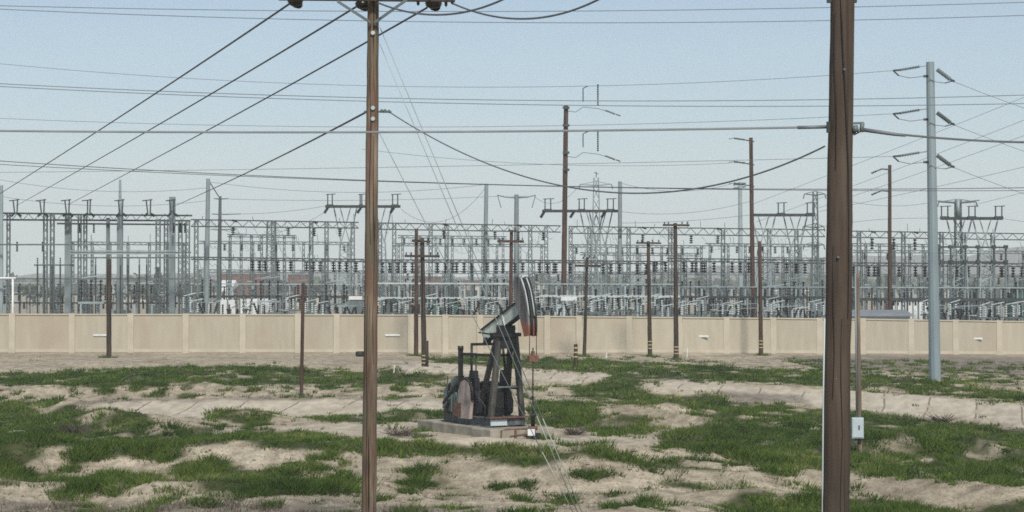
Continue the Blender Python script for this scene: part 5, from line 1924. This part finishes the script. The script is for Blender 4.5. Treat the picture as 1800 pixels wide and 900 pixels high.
E0, E1 = -420, 2220
wire('topmost thin wire crossing the whole sky', ((0, 10), (900, 20), (1800, 4)), 85, 85, .016, E0, E1)
wire('second thin wire from the top crossing the whole sky', ((0, 16), (1000, 40), (1800, 27)), 85, 85, .016, E0, E1)
wire('upper wire of the close pair crossing the upper middle of the sky', ((0, 147), (1000, 177), (1800, 167)), 90, 90, .017, E0, E1)
wire('lower wire of the close pair crossing the upper middle of the sky', ((0, 152), (1000, 185), (1800, 182)), 90, 90, .017, E0, E1)
wire('upper wire of the low dark pair crossing just above the yard', ((0, 283), (700, 319), (1800, 330)), 95, 95, .018, E0, E1, 'wire_dark')
wire('lower wire of the low dark pair crossing just above the yard', ((0, 289), (700, 320), (1800, 335)), 95, 95, .015, E0, E1, 'wire_dark')
for k, y in enumerate((124, 200, 275)):
    nm = ('highest', 'middle', 'lowest')[k]
    wire(nm + ' of three thin lines from the left to the steel pole', ((0, y - 12 + k * 20), (800, y + 29 - k * 6), (1570, y)), 118, DS, .012, E0, 1570)
    wire(nm + ' of three thin lines falling right from the steel pole', ((1678, y + 20), (1800, y + 66), (2000, y + 128)), DS, 150, .012, 1678, 2100, n=20)
wire('thick grey cable crossing before the near left pole to the near right pole', ((0, 230), (700, 232), (1455, 223)), 27, DR, .0145, E0, 1455, 'cable_pale', 'telecom_cable')
wire('thick grey cable leaving the near right pole to the right', ((1514, 228), (1600, 238), (1800, 250)), DR, 26, .014, 1514, E1, 'cable', 'telecom_cable', n=30)
wire('heavy slack cable sagging between the two near poles', ((686, 198), (1000, 329), (1450, 257)), DL, DR, .0115, 686, 1450, 'wire', 'slack_cable')
# thick sleeve of the cable at the right pole
o = MB().tube([at(1402, 224.2, DR), at(1453, 223, DR)], .022, 8).build('cable_sleeve', M['wire'])
tag(o, 'dark sleeve on the grey cable just left of the near right pole', 'cable grip')
o = MB().tube([at(1517, 228, DR), at(1572, 236, DR), at(1592, 238.5, DR)], [.026, .022, .015], 8).build('cable_sleeve', M['wire'])
tag(o, 'dark sleeve on the grey cable just right of the near right pole', 'cable grip')
for (x0, y0), (x1, y1), Dd, lab in (((507, 8), (-60, 378), 168, 'leftmost of the diagonal conductors from the near left pole to the yard'),
                                   ((626, 12), (28, 362), 166, 'second from the left of the diagonal conductors running to the yard'),
                                   ((750, 14), (119, 360), 166, 'third diagonal conductor passing behind the near left pole'),
                                   ((642, 198), (303, 364), 166, 'lowest short diagonal conductor from the near left pole to the yard')):
    mx, my = (x0 + x1) / 2, (y0 + y1) / 2 + 4
    wire(lab, ((x0, y0), (mx, my), (x1, y1)), DL + .2, Dd, .020, x0, x1, 'wire_dark', 'conductor')
wire('dark slack loop at the top edge just right of the near left pole', ((662, 4), (770, 26), (884, -1)), DL - .2, 30, .018, 662, 960, 'cable', 'slack_cable', n=24)
wire('long dark slack loop at the top edge over the pump jack', ((795, 6), (925, 33), (1052, -1)), DL - .2, 30, .018, 795, 1130, 'cable', 'slack_cable', n=24)
# lines rising to the upper right behind the right pole
for k, ((x0, y0), (x1, y1)) in enumerate((((1320, 360), (1800, 168)), ((1330, 390), (1800, 208)), ((1440, 365), (1800, 235)), ((1440, 372), (1800, 290)), ((1712, 360), (1830, 325)))):
    xe = x1 + 250
    ye = y1 + (y1 - y0) / (x1 - x0) * 250
    wire(('first', 'second', 'third', 'fourth', 'lowest')[k] + ' thin line rising to the right edge behind the steel pole', ((x0, y0), ((x0 + x1) / 2, (y0 + y1) / 2 + 3), (xe, ye)), 186, 140, .016, x0, xe, n=24)
# thin lines between the far structures
FAR = [((636, 262), (990, 290), (1310, 285), 'faint line meeting the tallest pole from the left'),
       ((395, 405), (480, 410), (572, 372), 'faint slack line rising to the frame behind the near left pole'),
       ((705, 368), (790, 385), (855, 328), 'faint slack line from the frame to the bare pale pole'),
       ((940, 346), (990, 352), (1018, 326), 'faint slack line from the side arms to the crowned tower'),
       ((1092, 372), (1210, 374), (1325, 352), 'faint slack line right of the crowned tower, upper'),
       ((1092, 392), (1210, 388), (1325, 377), 'faint slack line right of the crowned tower, lower'),
       ((0, 316), (180, 336), (365, 330), 'faint line over the left switching gantry'),
       ((370, 320), (600, 338), (855, 324), 'faint line from the slim bare pole to the bare pale pole'),
       ((402, 350), (640, 352), (875, 345), 'faint level line left of the side arm pole'),
       ((424, 376), (500, 372), (572, 362), 'faint line from the twin mast to the frame'),
       ((0, 345), (190, 362), (370, 352), 'faint lower line over the left switching gantry'),
       ((1092, 322), (1200, 336), (1290, 322), 'faint line between the pale pole and the pale mast'),
       ((1450, 342), (1560, 362), (1646, 354), 'faint line between the slim mast and the far right frame'),
       ((1448, 398), (1560, 385), (1654, 384), 'faint lower line between the slim mast and the far right frame'),
       ((1762, 384), (1820, 392), (1900, 398), 'faint line leaving the far right frame')]
for a, b_, c, lab in FAR:
    wire(lab, (a, b_, c), 188, 190, .02, a[0], c[0], 'wire', 'bus_wire', n=20)

# ------------------------------------------------------------------ air
hz = MB().box((0, 2100, 97), (9600, 5300, 206))
me_m = bpy.data.materials.new('haze_air')
me_m.use_nodes = True
nn = me_m.node_tree
nn.nodes.clear()
ou = nn.nodes.new('ShaderNodeOutputMaterial')
pvn = nn.nodes.new('ShaderNodeVolumePrincipled')
pvn.inputs['Color'].default_value = (0.93, 0.98, 0.98, 1)
pvn.inputs['Density'].default_value = 0.00042
pvn.inputs['Anisotropy'].default_value = 0.0
nn.links.new(pvn.outputs[0], ou.inputs['Volume'])
hzo = hz.build('haze', me_m)
tag(hzo, 'pale haze over the distant yard and hills', 'haze', None, 'stuff')
